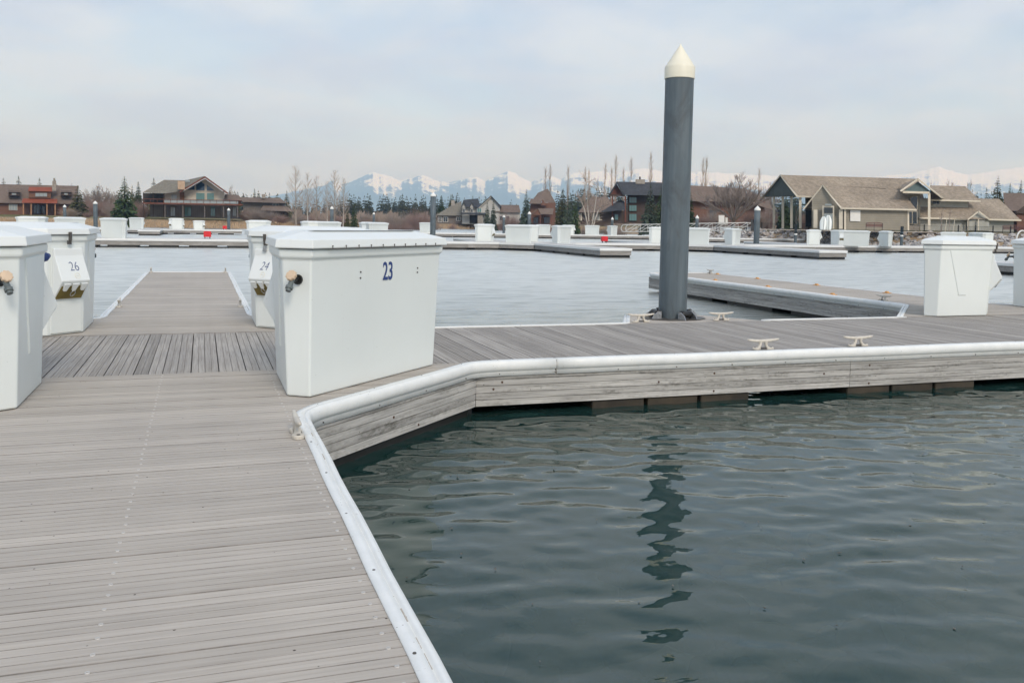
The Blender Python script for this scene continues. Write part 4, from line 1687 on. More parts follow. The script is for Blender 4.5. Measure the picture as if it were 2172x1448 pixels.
for a, b in ((17, 43.5), (128, 153)):
    q = rect(h1, 'dormer', H['dkbrown'], a + 1, b - 1, 405, 415, 203.8, 3)
    prism_uv(h1, 'dormer_roof', H['brownroof'], [(a, 407.3, 203.2), (b, 407.8, 203.2), (b, 400.8, 206), (a, 400.3, 206)], .3, parent=q)
    window(h1, a + 8, b - 9, 409.5, 413.5, 203.7, 'glassgrey', 'timber')
rect(h1, 'chimney', H['stone'], 111, 119, 384, 405, 204.5, 1.2)
rect(h1, 'chimney_cap', H['stone'], 113, 116.6, 378, 384.2, 204.8, .5)

# --- balcony house with the big gable
h2 = house('gable_house', 'balcony house with big gable window wall and red-brown barge boards', 410, 460, 172)
rect(h2, 'lower_wall', H['greybrown'], 318, 506, 433, 462, 174.2, 8)
rect(h2, 'upper_wall', H['creamwall'], 349, 476, 405, 433, 174.2, 8)
prism_uv(h2, 'gable_wall', H['creamwall'], [(388, 406, 174.1), (474, 407.5, 174.1), (434.7, 379, 174.1)], 3)
prism_uv(h2, 'roof', H['greyroof'], [(302, 408.5, 172), (350, 410.5, 172), (381, 406.5, 172), (392, 382.5, 178), (348, 381.6, 178)], .5)
prism_uv(h2, 'gable_roof', H['greyroof'], [(380.4, 406.6, 171.8), (434.7, 374.4, 171.8), (431, 374, 181), (388, 383.5, 181)], .4)
prism_uv(h2, 'gable_roof', H['greyroof'], [(482.6, 409.4, 171.8), (434.7, 374.4, 171.8), (436, 375, 181), (483, 409, 181)], .4)
prism_uv(h2, 'barge_board', H['timber'], [(378.6, 407.0, 171.5), (434.7, 373.6, 171.5), (434.7, 377.6, 171.5), (382, 408.6, 171.5)], .3)
prism_uv(h2, 'barge_board', H['timber'], [(434.7, 373.6, 171.4), (485, 409.6, 171.4), (481.4, 411, 171.4), (434.7, 377.6, 171.4)], .3)
for pts in ([(397.9, 402.6), (412.6, 402.8), (412.6, 393.4)], [(416, 403.5), (433.8, 403.8), (433.8, 391.0), (427, 385.8), (416, 391.5)], [(438.7, 404.2), (455, 404.6), (438.7, 392.6)]):
    prism_uv(h2, 'window', H['glassblue'], [(u, v, 173.9) for u, v in pts], .3)
window(h2, 416, 434, 409.3, 424, 174.0, 'glassteal', 'cream')
window(h2, 439, 454, 409.6, 424.5, 174.0, 'glassteal', 'cream')
window(h2, 363.5, 374.5, 413, 427, 174.0, 'glassgrey', 'cream', 1)
rect(h2, 'side_bay', H['brown'], 381, 391, 408, 432, 173.6, 1.2)
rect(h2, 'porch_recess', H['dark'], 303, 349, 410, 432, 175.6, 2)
for u in (304, 325, 347):
    rect(h2, 'post', H['dkbrown'], u - .8, u + .8, 409, 460, 172.6, .25)
rect(h2, 'balcony', H['timber'], 302, 515, 431.2, 434, 169.5, 4.6)
rl = rect(h2, 'balcony_rail', H['glassgrey'], 348, 505, 425, 431, 169.6, .06)
for u in range(305, 515, 14):
    rect(h2, 'rail_post', H['timber'], u, u + .8, 423.5, 431.2, 169.5, .12)
rect(h2, 'rail_cap', H['timber'], 302, 513, 423.2, 424.2, 169.4, .16)
for u in (350, 388, 434, 474, 504):
    rect(h2, 'post', H['greybrown'], u - 1, u + 1, 434, 461, 169.9, .3)
for a, b, gl in ((362, 371, 'glassgrey'), (392, 405, 'glassteal'), (447, 456, 'glassteal'), (494, 501, 'glassgrey')):
    window(h2, a, b, 439, 458, 174.1, gl, 'greybrown', 1)
rect(h2, 'chimney', H['peach'], 377, 392, 384, 402, 171.2, 1.6)
rect(h2, 'skylight', H['glassgrey'], 393, 403, 381.5, 386, 175.0, .3)
rect(h2, 'side_wing', H['brown'], 476, 512, 421, 432, 174, 5)
prism_uv(h2, 'side_roof', H['brownroof'], [(474, 424, 173), (516, 425, 173), (506, 414, 177), (478, 412, 177)], .4)

# --- low grey-brown house
h3 = house('low_house', 'low grey-brown house with wide eaves behind the bare shrubs', 560, 465, 215)
rect(h3, 'wall', H['greybrown'], 516, 604, 426, 470, 216, 7)
prism_uv(h3, 'roof', H['brownroof'], [(515, 428.5, 214.5), (608, 431, 214.5), (594, 420, 219), (507, 418.5, 219)], .5)
prism_uv(h3, 'lower_roof', H['brownroof'], [(552, 446.5, 211), (626, 449, 211), (606, 437, 215.4), (558, 436, 215.4)], .5)
rect(h3, 'lower_wall', H['dkbrown'], 560, 612, 447, 470, 212.5, 4)
window(h3, 579, 591, 432, 439.5, 215.9, 'glassdark', 'cream', 1)
window(h3, 586, 600, 453, 464, 212.4, 'glassdark', 'timber', 1)
rect(h3, 'chimney', H['stone'], 555, 563, 412, 421, 217, 1)

# --- grey cottage
h4 = house('grey_cottage', 'grey cottage with white-framed windows right of the second tallest pile', 950, 472, 262)
rect(h4, 'wall', H['greybrown'], 927, 981, 455, 474.5, 263, 7)
prism_uv(h4, 'roof', H['greyroof'], [(924, 457.2, 262), (981.5, 457.6, 262), (978, 426.8, 267), (957, 436, 267)], .5)
for a, b, c in ((930, 936.5, 2), (940.5, 949.5, 1), (968.5, 976.5, 1)):
    window(h4, a, b, 460.5, 470.5 if a < 960 else 467.5, 262.8, 'glassdark', 'white', c, .9)
rect(h4, 'chimney', H['stone'], 957, 964.5, 424.5, 438, 266, 1)

# --- pale two-storey house
h5 = house('pale_house', 'pale two-storey house with dark gabled roofs and a teal window', 1020, 472, 258)
rect(h5, 'wall', H['offwhite'], 980, 1019, 437, 475, 259, 7)
prism_uv(h5, 'gable_wall', H['offwhite'], [(1016, 475, 257.5), (1060, 475.5, 257.5), (1060, 437, 257.5), (1041, 418, 257.5), (1016, 439.5, 257.5)], 8)
prism_uv(h5, 'roof', H['slate'], [(978, 439.5, 257.8), (1020, 440, 257.8), (1014, 421, 262), (983, 424, 262)], .5)
for ua in (984, 1001):
    prism_uv(h5, 'small_gable', H['offwhite'], [(ua - 4, 441, 257.6), (ua + 4, 441, 257.6), (ua + 4, 437, 257.6), (ua, 430, 257.6), (ua - 4, 437, 257.6)], 2)
    prism_uv(h5, 'small_roof', H['slate'], [(ua - 5.4, 439.5, 257.2), (ua - 4.2, 439.5, 257.2), (ua, 431, 257.2), (ua, 427.5, 257.2)], 4)
    prism_uv(h5, 'small_roof', H['slate'], [(ua + 4.2, 439.5, 257.2), (ua + 5.4, 439.5, 257.2), (ua, 427.5, 257.2), (ua, 431, 257.2)], 4)
    window(h5, ua - 1.8, ua + 1.8, 443, 450, 257.5, 'glassdark', 'white', 0, .6)
prism_uv(h5, 'gable_roof', H['slate'], [(1012, 441, 256.8), (1041.5, 414.5, 256.8), (1041.5, 417.5, 256.8), (1015, 441.4, 256.8)], 9)
prism_uv(h5, 'gable_roof', H['slate'], [(1041.5, 414.5, 256.8), (1064, 438.5, 256.8), (1061, 439, 256.8), (1041.5, 417.5, 256.8)], 9)
prism_uv(h5, 'barge_board', H['cream'], [(1014.5, 441.6, 256.7), (1041.5, 417.3, 256.7), (1041.5, 418.6, 256.7), (1016, 441.6, 256.7)], .2)
window(h5, 1012.5, 1021, 442, 450, 257.2, 'glassteal', 'white', 1, .7)
rect(h5, 'balcony', H['slate'], 977, 1031, 451, 455, 255, 3)
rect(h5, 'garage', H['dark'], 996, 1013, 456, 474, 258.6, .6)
rect(h5, 'pillar', H['stone'], 1013, 1024, 455, 475, 255.4, 1)
rect(h5, 'low_wing', H['offwhite'], 1049, 1103, 448, 475.5, 258, 6)
prism_uv(h5, 'low_roof', H['brownroof'], [(1046, 449.5, 257), (1104, 450.5, 257), (1101, 435, 261), (1053, 434.5, 261)], .5)
window(h5, 1060, 1066, 458, 467, 257.8, 'glassdark', 'white', 0, .6)
window(h5, 1074, 1080, 458, 467, 257.8, 'glassdark', 'white', 0, .6)

# --- brown gabled house
h6 = house('brown_house', 'reddish brown house with layered gables behind the spruces', 1150, 474, 222)
rect(h6, 'wall', H['redbrown'], 1125, 1178, 430, 477, 223, 8)
prism_uv(h6, 'roof', H['brownroof'], [(1130, 424, 224), (1180, 433, 224), (1162, 400.5, 230), (1141, 409, 230)], .6)
prism_uv(h6, 'upper_roof', H['brownroof'], [(1122, 432, 221), (1147, 432.5, 221), (1151, 421.8, 224), (1126, 421.4, 224)], .4)
prism_uv(h6, 'upper_gable', H['redbrown'], [(1147, 436, 221.2), (1159, 436, 221.2), (1151, 423, 221.2)], 2)
prism_uv(h6, 'porch_roof', H['brownroof'], [(1147, 454.5, 218), (1172, 455, 218), (1175, 441.6, 221.5), (1140.5, 441.8, 221.5)], .4)
prism_uv(h6, 'porch_gable', H['redbrown'], [(1127, 456, 218.2), (1147, 456, 218.2), (1139, 444, 218.2)], 1.5)
prism_uv(h6, 'porch_rake', H['brownroof'], [(1124, 456, 217.9), (1127.4, 456, 217.9), (1139.3, 445.2, 217.9), (1139.5, 442.3, 217.9)], 3)
for u in (1128, 1146, 1170):
    rect(h6, 'post', H['timber'], u - 1, u + 1, 455, 477, 218.3, .3)
window(h6, 1132, 1141, 461, 474, 222.8, 'glassdark', 'timber', 1)
window(h6, 1154, 1166, 460, 474, 222.8, 'glassdark', 'timber', 2)

# --- tan hip-roofed house
h7 = house('hip_roof_house', 'house with broad tan-brown hip roof behind the white birch', 1260, 473, 205)
rect(h7, 'wall', H['dkbrown'], 1231, 1300, 448, 477, 206, 7)
prism_uv(h7, 'roof', H['brownroof'], [(1226, 450.4, 204.5), (1304, 451.5, 204.5), (1290, 418, 211), (1256, 416.5, 211)], .6)
window(h7, 1256, 1272, 454, 467, 205.8, 'glassgrey', 'cream', 1)
window(h7, 1237, 1246, 456, 470, 205.8, 'glassdark', 'timber', 1)
rect(h7, 'pilaster', H['cream'], 1231.5, 1234.5, 452, 468, 205.7, .3)
rect(h7, 'terrace_table', H['cream'], 1268, 1278, 465.4, 466.6, 201, .6)

# --- dark timber lodge
h8 = house('timber_lodge', 'dark timber lodge with steep slate roof and tall post porch left of the tall pile', 1340, 471, 170)
rect(h8, 'tower_wall', H['dkbrown'], 1331, 1446, 414, 474, 171, 8)
prism_uv(h8, 'roof', H['slate'], [(1323.6, 413.5, 168.5), (1446, 416, 168.5), (1446, 388, 174), (1308.4, 385.4, 174)], .5)
prism_uv(h8, 'gable_roof', H['slate'], [(1289.5, 416, 168.3), (1308.4, 384.6, 168.3), (1308.4, 388.6, 168.3), (1293, 416.2, 168.3)], 6)
prism_uv(h8, 'gable_roof', H['slate'], [(1308.4, 384.6, 168.2), (1326, 414, 168.2), (1322, 414.6, 168.2), (1308.4, 388.6, 168.2)], 2)
prism_uv(h8, 'gable_infill', H['timber'], [(1295, 413, 169.5), (1321, 413, 169.5), (1308.4, 391, 169.5)], .4)
rect(h8, 'tie_beam', H['dkbrown'], 1291, 1325, 412.5, 416.5, 168.6, .4)
for u in (1299, 1326.5):
    rect(h8, 'post', H['timber'], u - 1.7, u + 1.7, 416, 471, 168.7, .5)
for v0, v1 in ((418.5, 430), (435.5, 447.5), (454, 468)):
    window(h8, 1335, 1350, v0, v1, 170.8, 'glassteal', 'dkbrown', 2)
prism_uv(h8, 'low_roof', H['slate'], [(1273, 450.6, 166.5), (1326, 445, 166.5), (1324, 426, 170.5), (1312, 425.5, 170.5)], .5)
rect(h8, 'low_wall', H['dkbrown'], 1277, 1331, 447, 474, 168.9, 3)
window(h8, 1304, 1311, 455, 466, 168.7, 'glassteal', 'dkbrown')
ch = rect(h8, 'chimney', H['stone'], 1348, 1368, 380.5, 390, 173, 1.2)
rect(h8, 'flue', H['dark'], 1355.5, 1359, 375, 381, 173.3, .3, parent=ch)

# --- brown house behind the bare round tree
h9 = house('brown_lake_house', 'long reddish brown house half hidden behind the round bare tree', 1540, 472, 168)
rect(h9, 'wall', H['redbrown'], 1456, 1622, 424, 477, 169, 8)
prism_uv(h9, 'roof', H['brownroof'], [(1450, 426, 167.5), (1590, 430, 167.5), (1580, 400, 173), (1462, 393, 173)], .6)
prism_uv(h9, 'roof', H['brownroof'], [(1590, 430, 167), (1640, 446, 167), (1630, 425, 172), (1581, 400, 172.5)], .6)
window(h9, 1586, 1593, 421.5, 431.5, 166.9, 'glassgrey', 'timber')
window(h9, 1505, 1520, 445, 462, 168.8, 'glassdark', 'timber', 1)

# --- brown house at the right edge
h10 = house('brown_edge_house', 'brown-roofed house at the right edge behind the clubhouse', 2170, 465, 150)
rect(h10, 'wall', H['redbrown'], 2145, 2290, 440, 492, 151, 8)
prism_uv(h10, 'roof', H['brownroof'], [(2130, 447, 149.5), (2290, 451, 149.5), (2280, 412, 156), (2128, 409, 156)], .6)
prism_uv(h10, 'gable', H['dkbrown'], [(2152, 452, 148), (2230, 456, 148), (2190, 424, 148)], 2)
prism_uv(h10, 'gable_wall', H['redbrown'], [(2157, 492, 148.4), (2225, 494, 148.4), (2225, 455, 148.4), (2157, 452, 148.4)], 2)

# ------------------------------------------------------------------ clubhouse
# its long axis recedes to the right; depth grows with u
def dc(u, base=117.0):
    return base + (u - 1690) * 0.0285


cb = thing('clubhouse', 'tan-roofed clubhouse with tall column porch, front wing and entrance gable on the right', 'clubhouse', tuple(at(1850, 487, 120).xy) + (1.2,))


def cw(name, mat, u0, u1, v0, v1, base, thick, parent=None):
    return rect(cb, name, mat, u0, u1, v0, v1, dc(u0, base), thick, dc(u1, base), parent=parent)


# main hall
prism_uv(cb, 'hall_roof', H['tanroof'], [(1691, 415.8, 115.5), (1960, 421, dc(1960, 115.5)), (1948, 379.5, dc(1948, 120.5)), (1654.6, 371, 119.2)], .45)
prism_uv(cb, 'hall_roof', H['tanroof'], [(1617.3, 418.3, 124.2), (1900, 414, 132), (1925, 379.4, dc(1925, 120.8)), (1654.6, 371.4, 119.6)], -.45)
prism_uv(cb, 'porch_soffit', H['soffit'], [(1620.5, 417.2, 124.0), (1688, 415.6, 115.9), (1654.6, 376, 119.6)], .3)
prism_uv(cb, 'barge_board', H['cream'], [(1615.8, 418.6, 124.2), (1654.6, 370.0, 118.9), (1654.6, 373.2, 118.9), (1618.6, 419.6, 124.2)], .25)
prism_uv(cb, 'barge_board', H['cream'], [(1654.6, 370.0, 118.8), (1692.6, 415.4, 115.2), (1690.2, 418.4, 115.2), (1654.6, 373.2, 118.8)], .25)
prism_uv(cb, 'eave_board', H['cream'], [(1690.2, 418.6, 115.2), (1740, 419.4, 116.6), (1740, 416.0, 116.6), (1691.2, 415.2, 115.2)], .25)
for u, vt, d in ((1641.5, 408, 122.0), (1660.5, 391, 119.8), (1679, 405, 117.6), (1697.5, 418, 116.0)):
    rect(cb, 'column', H['cream'], u - 2.7, u + 2.7, vt, 484.5, d, .4)
rect(cb, 'column', H['greyboard'], 1687, 1690, 435, 482, 121, .3)
prism_uv(cb, 'porch_beam', H['teal'], [(1640, 436.5, 122.2), (1712, 436.5, 116.4), (1712, 432.5, 116.4), (1640, 432.5, 122.2)], .3)
prism_uv(cb, 'hall_wall', H['taupe'], [(1708, 484.5, 120), (1990, 489, 128), (1990, 421, 128), (1708, 419, 120)], 6)
rect(cb, 'hall_door', H['glassdark'], 1709, 1721.5, 446, 481, 119.7, .3)
rect(cb, 'door_head', H['cream'], 1709, 1724, 438, 441, 119.5, .4)
# front wing
prism_uv(cb, 'wing_roof', H['tanroof'], [(1784.9, 441.2, 110.4), (1944, 444.5, 115), (1914, 405.5, 119.6), (1878, 401, 118.4), (1745, 392.7, 114)], .4)
prism_uv(cb, 'wing_roof', H['tanroof'], [(1704.2, 442.9, 113.2), (1745, 392.9, 114.2), (1880, 400, 120), (1800, 418, 119)], .4)
prism_uv(cb, 'wing_gable_wall', H['taupe'], [(1722, 485, 112.4), (1785, 486.5, 110.9), (1785, 443, 110.9), (1745.5, 397, 112.1), (1722, 424, 112.4)], 4)
prism_uv(cb, 'barge_board', H['cream'], [(1702.5, 443.4, 113), (1745, 391.4, 112), (1745, 395.4, 112), (1705.4, 444.6, 113)], .3)
prism_uv(cb, 'barge_board', H['cream'], [(1745, 391.4, 111.9), (1786, 440.6, 110.1), (1782.4, 441.6, 110.1), (1745, 395.4, 111.9)], .3)
prism_uv(cb, 'eave_board', H['cream'], [(1782.5, 443.6, 110), (1944.5, 447, 114.7), (1944.5, 443.6, 114.7), (1784, 440.2, 110)], .25)
prism_uv(cb, 'wing_wall', H['taupe'], [(1786, 487, 111), (1927, 489, 115), (1927, 445, 115), (1786, 442, 111)], 5)
rect(cb, 'corner_board', H['cream'], 1790.5, 1794.5, 443.5, 487.3, 110.8, .25)
prism_uv(cb, 'corner_board', H['cream'], [(1925, 489, 114.9), (1928.5, 489, 115), (1928.5, 446, 115), (1925, 446, 114.9)], .25)
# gable doorway and side doors
dr = rect(cb, 'double_door', H['cream'], 1744.5, 1769.5, 436.5, 485, 111.3, .25, 110.8)
rect(cb, 'pane', H['glassdark'], 1748, 1766.5, 440, 452, 111.1, .2, 110.7, parent=dr)
rect(cb, 'pane', H['glassgrey'], 1748, 1766.5, 453.5, 483, 111.1, .2, 110.7, parent=dr)
rect(cb, 'door', H['cream'], 1725.5, 1734, 445, 484, 112.1, .3, 111.9)
rect(cb, 'door', H['cream'], 1779.5, 1787.5, 444.5, 485.5, 110.75, .25, 110.6)
rect(cb, 'door_sign', H['glassgrey'], 1750, 1764, 432.3, 436, 111.0, .12, 110.7)
sg = prism_uv(cb, 'notice_board', H['white'], [(1803.5, 469, 111.3), (1825, 469.6, 111.9), (1825, 446.4, 111.9), (1803.5, 445.8, 111.3)], .08)
# entrance gable
prism_uv(cb, 'entrance_roof', H['tanroof'], [(1910, 405, 114.5), (1947, 379.5, 115.5), (1944, 379, 123), (1912, 392, 123)], .35)
prism_uv(cb, 'entrance_roof', H['tanroof'], [(1947, 379.5, 115.4), (2000.5, 420.8, 117.2), (2003, 419, 123), (1948, 379.2, 123)], .35)
prism_uv(cb, 'pediment', H['teal'], [(1918, 405.5, 115.2), (1975, 407.2, 116.6), (1947, 385, 115.9)], .4)
prism_uv(cb, 'barge_board', H['cream'], [(1908.6, 404.6, 114.2), (1947, 377.6, 115.2), (1947, 381.8, 115.2), (1911.6, 406.8, 114.2)], .3)
prism_uv(cb, 'barge_board', H['cream'], [(1947, 377.6, 115.1), (2001.5, 419.6, 117), (1998, 421.4, 117), (1947, 381.8, 115.1)], .3)
prism_uv(cb, 'lintel', H['cream'], [(1914.5, 409.6, 115), (1971.5, 411.2, 116.4), (1971.5, 406.6, 116.4), (1914.5, 405, 115)], .4)
prism_uv(cb, 'entrance_soffit', H['greybrown'], [(1973, 412, 117.4), (1996, 420, 117.6), (1976, 405, 117.4)], .4)
rect(cb, 'column', H['cream'], 1968.2, 1973.6, 410, 487.5, 116.6, .4)
prism_uv(cb, 'entrance_wall', H['taupe'], [(1924, 489, 118), (1952, 489.5, 118.6), (1952, 410, 118.6), (1924, 409, 118)], 3)
for a, b in ((1928, 1934.5), (1936.5, 1945)):
    for v0, v1 in ((417, 444), (449, 474)):
        if a < 1935 and v0 < 420:
            continue
        window(cb, a, b, v0, v1, 117.8, 'glassdark', 'cream', 0, .8)
window(cb, 1932, 1946, 418, 435, 117.75, 'glassdark', 'cream', 0, .8)
rect(cb, 'stone_base', H['stone'], 1927, 1950, 478, 489, 117.5, .5)
# right wing: upper roof, clerestory, lower roof
prism_uv(cb, 'upper_roof', H['tanroof'], [(1974, 423.5, 119.5), (2080, 426, 122.2), (2047, 395, 125), (1972.7, 393.3, 124)], .4)
prism_uv(cb, 'eave_board', H['cream'], [(1974, 426, 119.3), (2080, 428.4, 122), (2080, 425.4, 122), (1974, 423, 119.3)], .25)
prism_uv(cb, 'clerestory', H['greyboard'], [(1951, 438.5, 121), (2053, 440, 123), (2053, 426, 123), (1951, 420, 121)], 2)
window(cb, 1979, 1993, 425.8, 433.5, 121.2, 'glassdark', 'cream', 1, .8, 121.5)
prism_uv(cb, 'lower_roof', H['tanroof'], [(1950.5, 461.8, 118.4), (2166, 467.6, 123.2), (2119, 421.5, 128), (2060, 421, 126.6), (2052, 437, 123.4), (1951, 437, 121.2)], .4)
prism_uv(cb, 'eave_board', H['cream'], [(1950, 464, 118.2), (2053, 466.4, 120.8), (2053, 463.2, 120.8), (1950, 460.8, 118.2)], .25)
prism_uv(cb, 'eave_board', H['cream'], [(2098, 467.4, 121.6), (2166.5, 469, 123), (2166.5, 465.6, 123), (2098, 464.2, 121.6)], .25)
prism_uv(cb, 'barge_board', H['cream'], [(2051.6, 465.4, 120.6), (2076, 446.4, 120.8), (2076, 449.8, 120.8), (2054, 467, 120.6)], .25)
prism_uv(cb, 'barge_board', H['cream'], [(2076, 446.4, 120.7), (2100, 464.6, 121.4), (2097.4, 466.8, 121.4), (2076, 449.8, 120.7)], .25)
prism_uv(cb, 'small_gable_wall', H['greyboard'], [(2055, 488.8, 121.2), (2098, 489.8, 122), (2098, 467, 122), (2076, 449.8, 121.4), (2055, 466, 121.2)], 2)
prism_uv(cb, 'lower_wall', H['greyboard'], [(1951, 488.5, 119.6), (2150, 492, 124), (2150, 468, 124), (1951, 463, 119.6)], 5)
for u in (2053, 2075.5):
    rect(cb, 'corner_board', H['cream'], u - 1, u + 1, 465, 489, 120.9, .2)
# small wall sign beside the gangway is part of a separate post further on

# --- path in front of the clubhouse
mb = MB()
pa = [at(1600, 488.5, 113.5), at(1760, 489, 109.5), at(2172, 492, 118.0), at(2172, 492, 119.4), at(1760, 489, 110.6), at(1600, 488.5, 115.5)]
zt = 1.235
mb.loft([[(p.x, p.y, zt - .1) for p in pa], [(p.x, p.y, zt) for p in pa]])
o = part('path', mb, H['conc'])
tag(o, kind='structure')

# --- picket fence along the top of the riprap
fence = thing('picket_fence', 'low black metal picket fence along the top of the riprap', 'fence', (81, 95, 1.0))
fp = [(66.5, 106.2), (72.4, 104.3), (83.2, 94.9), (94.6, 86.8), (113, 74.6)]
FM = plain('black_fence_metal', (0.015, 0.015, 0.016), 0.5)
bars = MB()
for (x0, y0), (x1, y1) in zip(fp[:-1], fp[1:]):
    L_ = math.hypot(x1 - x0, y1 - y0)
    n = int(round(L_ / 2.1))
    t = ((x1 - x0) / L_, (y1 - y0) / L_)
    for i in range(n):
        s = L_ * i / n
        X, Y = x0 + t[0] * s - 81, y0 + t[1] * s - 95
        mb = MB()
        mb.box(X - .05, X + .05, Y - .05, Y + .05, -.3, 1.12)
        mb.loft([[(X - .06, Y - .06, 1.12), (X + .06, Y - .06, 1.12), (X + .06, Y + .06, 1.12), (X - .06, Y + .06, 1.12)], [(X - .01, Y - .01, 1.17), (X + .01, Y - .01, 1.17), (X + .01, Y + .01, 1.17), (X - .01, Y + .01, 1.17)]])
        part('post', mb, FM, fence)
        for k in range(1, 15):
            q = s + (L_ / n) * k / 15
            bx, by = x0 + t[0] * q - 81, y0 + t[1] * q - 95
            bars.box(bx - .009, bx + .009, by - .009, by + .009, .12, 1.02)
    for z in (.12, 1.0):
        mb = MB()
        mb.tube([(x0 - 81, y0 - 95, z), (x1 - 81, y1 - 95, z)], .018, 6)
        part('rail', mb, FM, fence)
bo = part('pickets', bars, FM, fence)
bo['kind'] = 'stuff'

# --- benches
def bench(u, v, d, label, wpx):
    p = at(u, v, d)
    az = math.atan2(p.x, p.y)
    t = thing('park_bench', label, 'bench', (p.x, p.y, 1.22), -az, 'benches in front of the clubhouse')
    w = wpx * d / 1890
    BM = bpy.data.materials.get('bench_slat') or plain('bench_slat', (0.16, 0.065, 0.055), 0.7)
    for i in range(4):
        mb = MB()
        mb.box(-w / 2, w / 2, -.25 + i * .12, -.15 + i * .12, .43, .46)
        part('seat_slat', mb, BM, t)
    for i in range(4):
        mb = MB()
        n = 9
        f = lambda s: .52 + i * .115 + (.12 * (1 - s * s) if i == 3 else .02 * (1 - s * s))
        for k in range(n - 1):
            s0, s1 = -1 + 2 * k / (n - 1), -1 + 2 * (k + 1) / (n - 1)
            mb.loft([[(s0 * w / 2, .24 + i * .02, f(s0)), (s0 * w / 2, .27 + i * .02, f(s0)), (s0 * w / 2, .27 + i * .02, f(s0) + .09), (s0 * w / 2, .24 + i * .02, f(s0) + .09)],
                     [(s1 * w / 2, .24 + i * .02, f(s1)), (s1 * w / 2, .27 + i * .02, f(s1)), (s1 * w / 2, .27 + i * .02, f(s1) + .09), (s1 * w / 2, .24 + i * .02, f(s1) + .09)]])
        part('back_slat', mb, BM, t)
    for s in (-1, 0, 1):
        mb = MB()
        x = s * (w / 2 - .06)
        mb.tube([(x, -.28, 0), (x, -.22, .42), (x, .2, .42), (x, .32, .95)], .03, 6)
        mb.tube([(x, .3, 0), (x, .2, .42)], .03, 6)
        if s:
            mb.tube([(x, -.25, .42), (x, -.27, .64), (x, .24, .66)], .025, 6)
        part('leg', mb, FM, t)


bench(1854, 486, 107.5, 'dark red slatted bench behind the fence below the notice board', 34)
bench(2152, 490, 114, 'dark red slatted bench behind the fence at the right edge', 46)

# --- two upturned boats leaning by the double doors
for i, (u, w, vt, lean) in enumerate([(1745, 14.5, 457, 1.0), (1757, 14.5, 454, -1.0)]):
    d = 109.4 + i * .35
    p = at(u, 485.5, d)
    s = d / 1890
    az = math.atan2(p.x, p.y)
    h = (485.5 - vt) * s
    mb = MB()
    rings = []
    for k, z in enumerate(np.linspace(0, 1, 11)):
        hw = w * s / 2 * (0.82 + .18 * math.sin(z * 2.6)) * (1 - max(0, (z - .5) / .5) ** 2 * .55)
        th = .16 * (1 - z * .5)
        rings.append([(hw * math.cos(q) + lean * s * z, th * math.sin(q) + .5 * z, z * h) for q in np.linspace(0, 6.2832, 13)[:-1]])
    mb.loft(rings)
    t = thing('small_boat', ['pale upturned dinghy hull leaning at the double doors, left one', 'pale upturned dinghy hull leaning at the double doors, right one'][i], 'boat', (p.x, p.y, 1.22), -az, 'hulls leaning by the clubhouse door')
    part('hull', mb, M['gel'], t, smooth=True)
    mb = MB()
    mb.tube([(lean * s * z * 1.0 + w * s * .08, -.17 * (1 - z * .5) + .5 * z - .01, z * h) for z in np.linspace(0.02, .95, 8)], .02, 6)
    part('keel', mb, M['greyplastic'], t)

# --- gangway
gw = thing('gangway', 'white truss gangway sloping from the shore down to the floating dock', 'gangway', tuple(at(1450, 488, 120).xy) + (0.3,))
g0, g1 = at(1322, 492.5, 127), at(1592, 489.5, 115.5)
o0 = gw.location
ax = (g1 - g0)
LN = ax.length
axn = ax.normalized()
sidev = Vector((axn.y, -axn.x, 0)).normalized()
for k, sd_ in enumerate((-.65, .65)):
    b0 = g0 + sidev * sd_ - o0
    mb = MB()
    top = []
    for q in np.linspace(R(-90), R(90), 7):
        top.append(b0 + axn * (.5 - .5 * math.cos(q)) + Vector((0, 0, .55 + .5 * math.sin(q))))
    top.append(b0 + axn * (LN - .2) + Vector((0, 0, 1.05)))
    mb.tube(top, .045, 7)
    part('top_rail', mb, M['alu'], gw, smooth=True)
    mb = MB()
    mb.tube([b0 + axn * .4 + Vector((0, 0, .05)), b0 + axn * LN + Vector((0, 0, .05))], .05, 6)
    mb.tube([b0 + axn * .6 + Vector((0, 0, .52)), b0 + axn * LN + Vector((0, 0, .52))], .022, 6)
    part('bottom_chord', mb, M['alu'], gw)
    n = 10
    for i in range(n):
        a0 = .6 + (LN - .8) * i / n
        a1 = .6 + (LN - .8) * (i + 1) / n
        mb = MB()
        mb.tube([b0 + axn * a0 + Vector((0, 0, .05)), b0 + axn * a1 + Vector((0, 0, 1.03))], .034, 6)
        part('diagonal', mb, M['alu'], gw)
        mb = MB()
        mb.tube([b0 + axn * a1 + Vector((0, 0, .05)), b0 + axn * a1 + Vector((0, 0, 1.03))], .024, 6)
        part('upright', mb, M['alu'], gw)
mb = MB()
e0, e1 = g0 - o0, g1 - o0
mb.loft([[e0 - sidev * .62, e0 + sidev * .62, e0 + sidev * .62 + Vector((0, 0, .05)), e0 - sidev * .62 + Vector((0, 0, .05))], [e1 - sidev * .62, e1 + sidev * .62, e1 + sidev * .62 + Vector((0, 0, .05)), e1 - sidev * .62 + Vector((0, 0, .05))]])
part('deck', mb, M['deck_far'], gw)

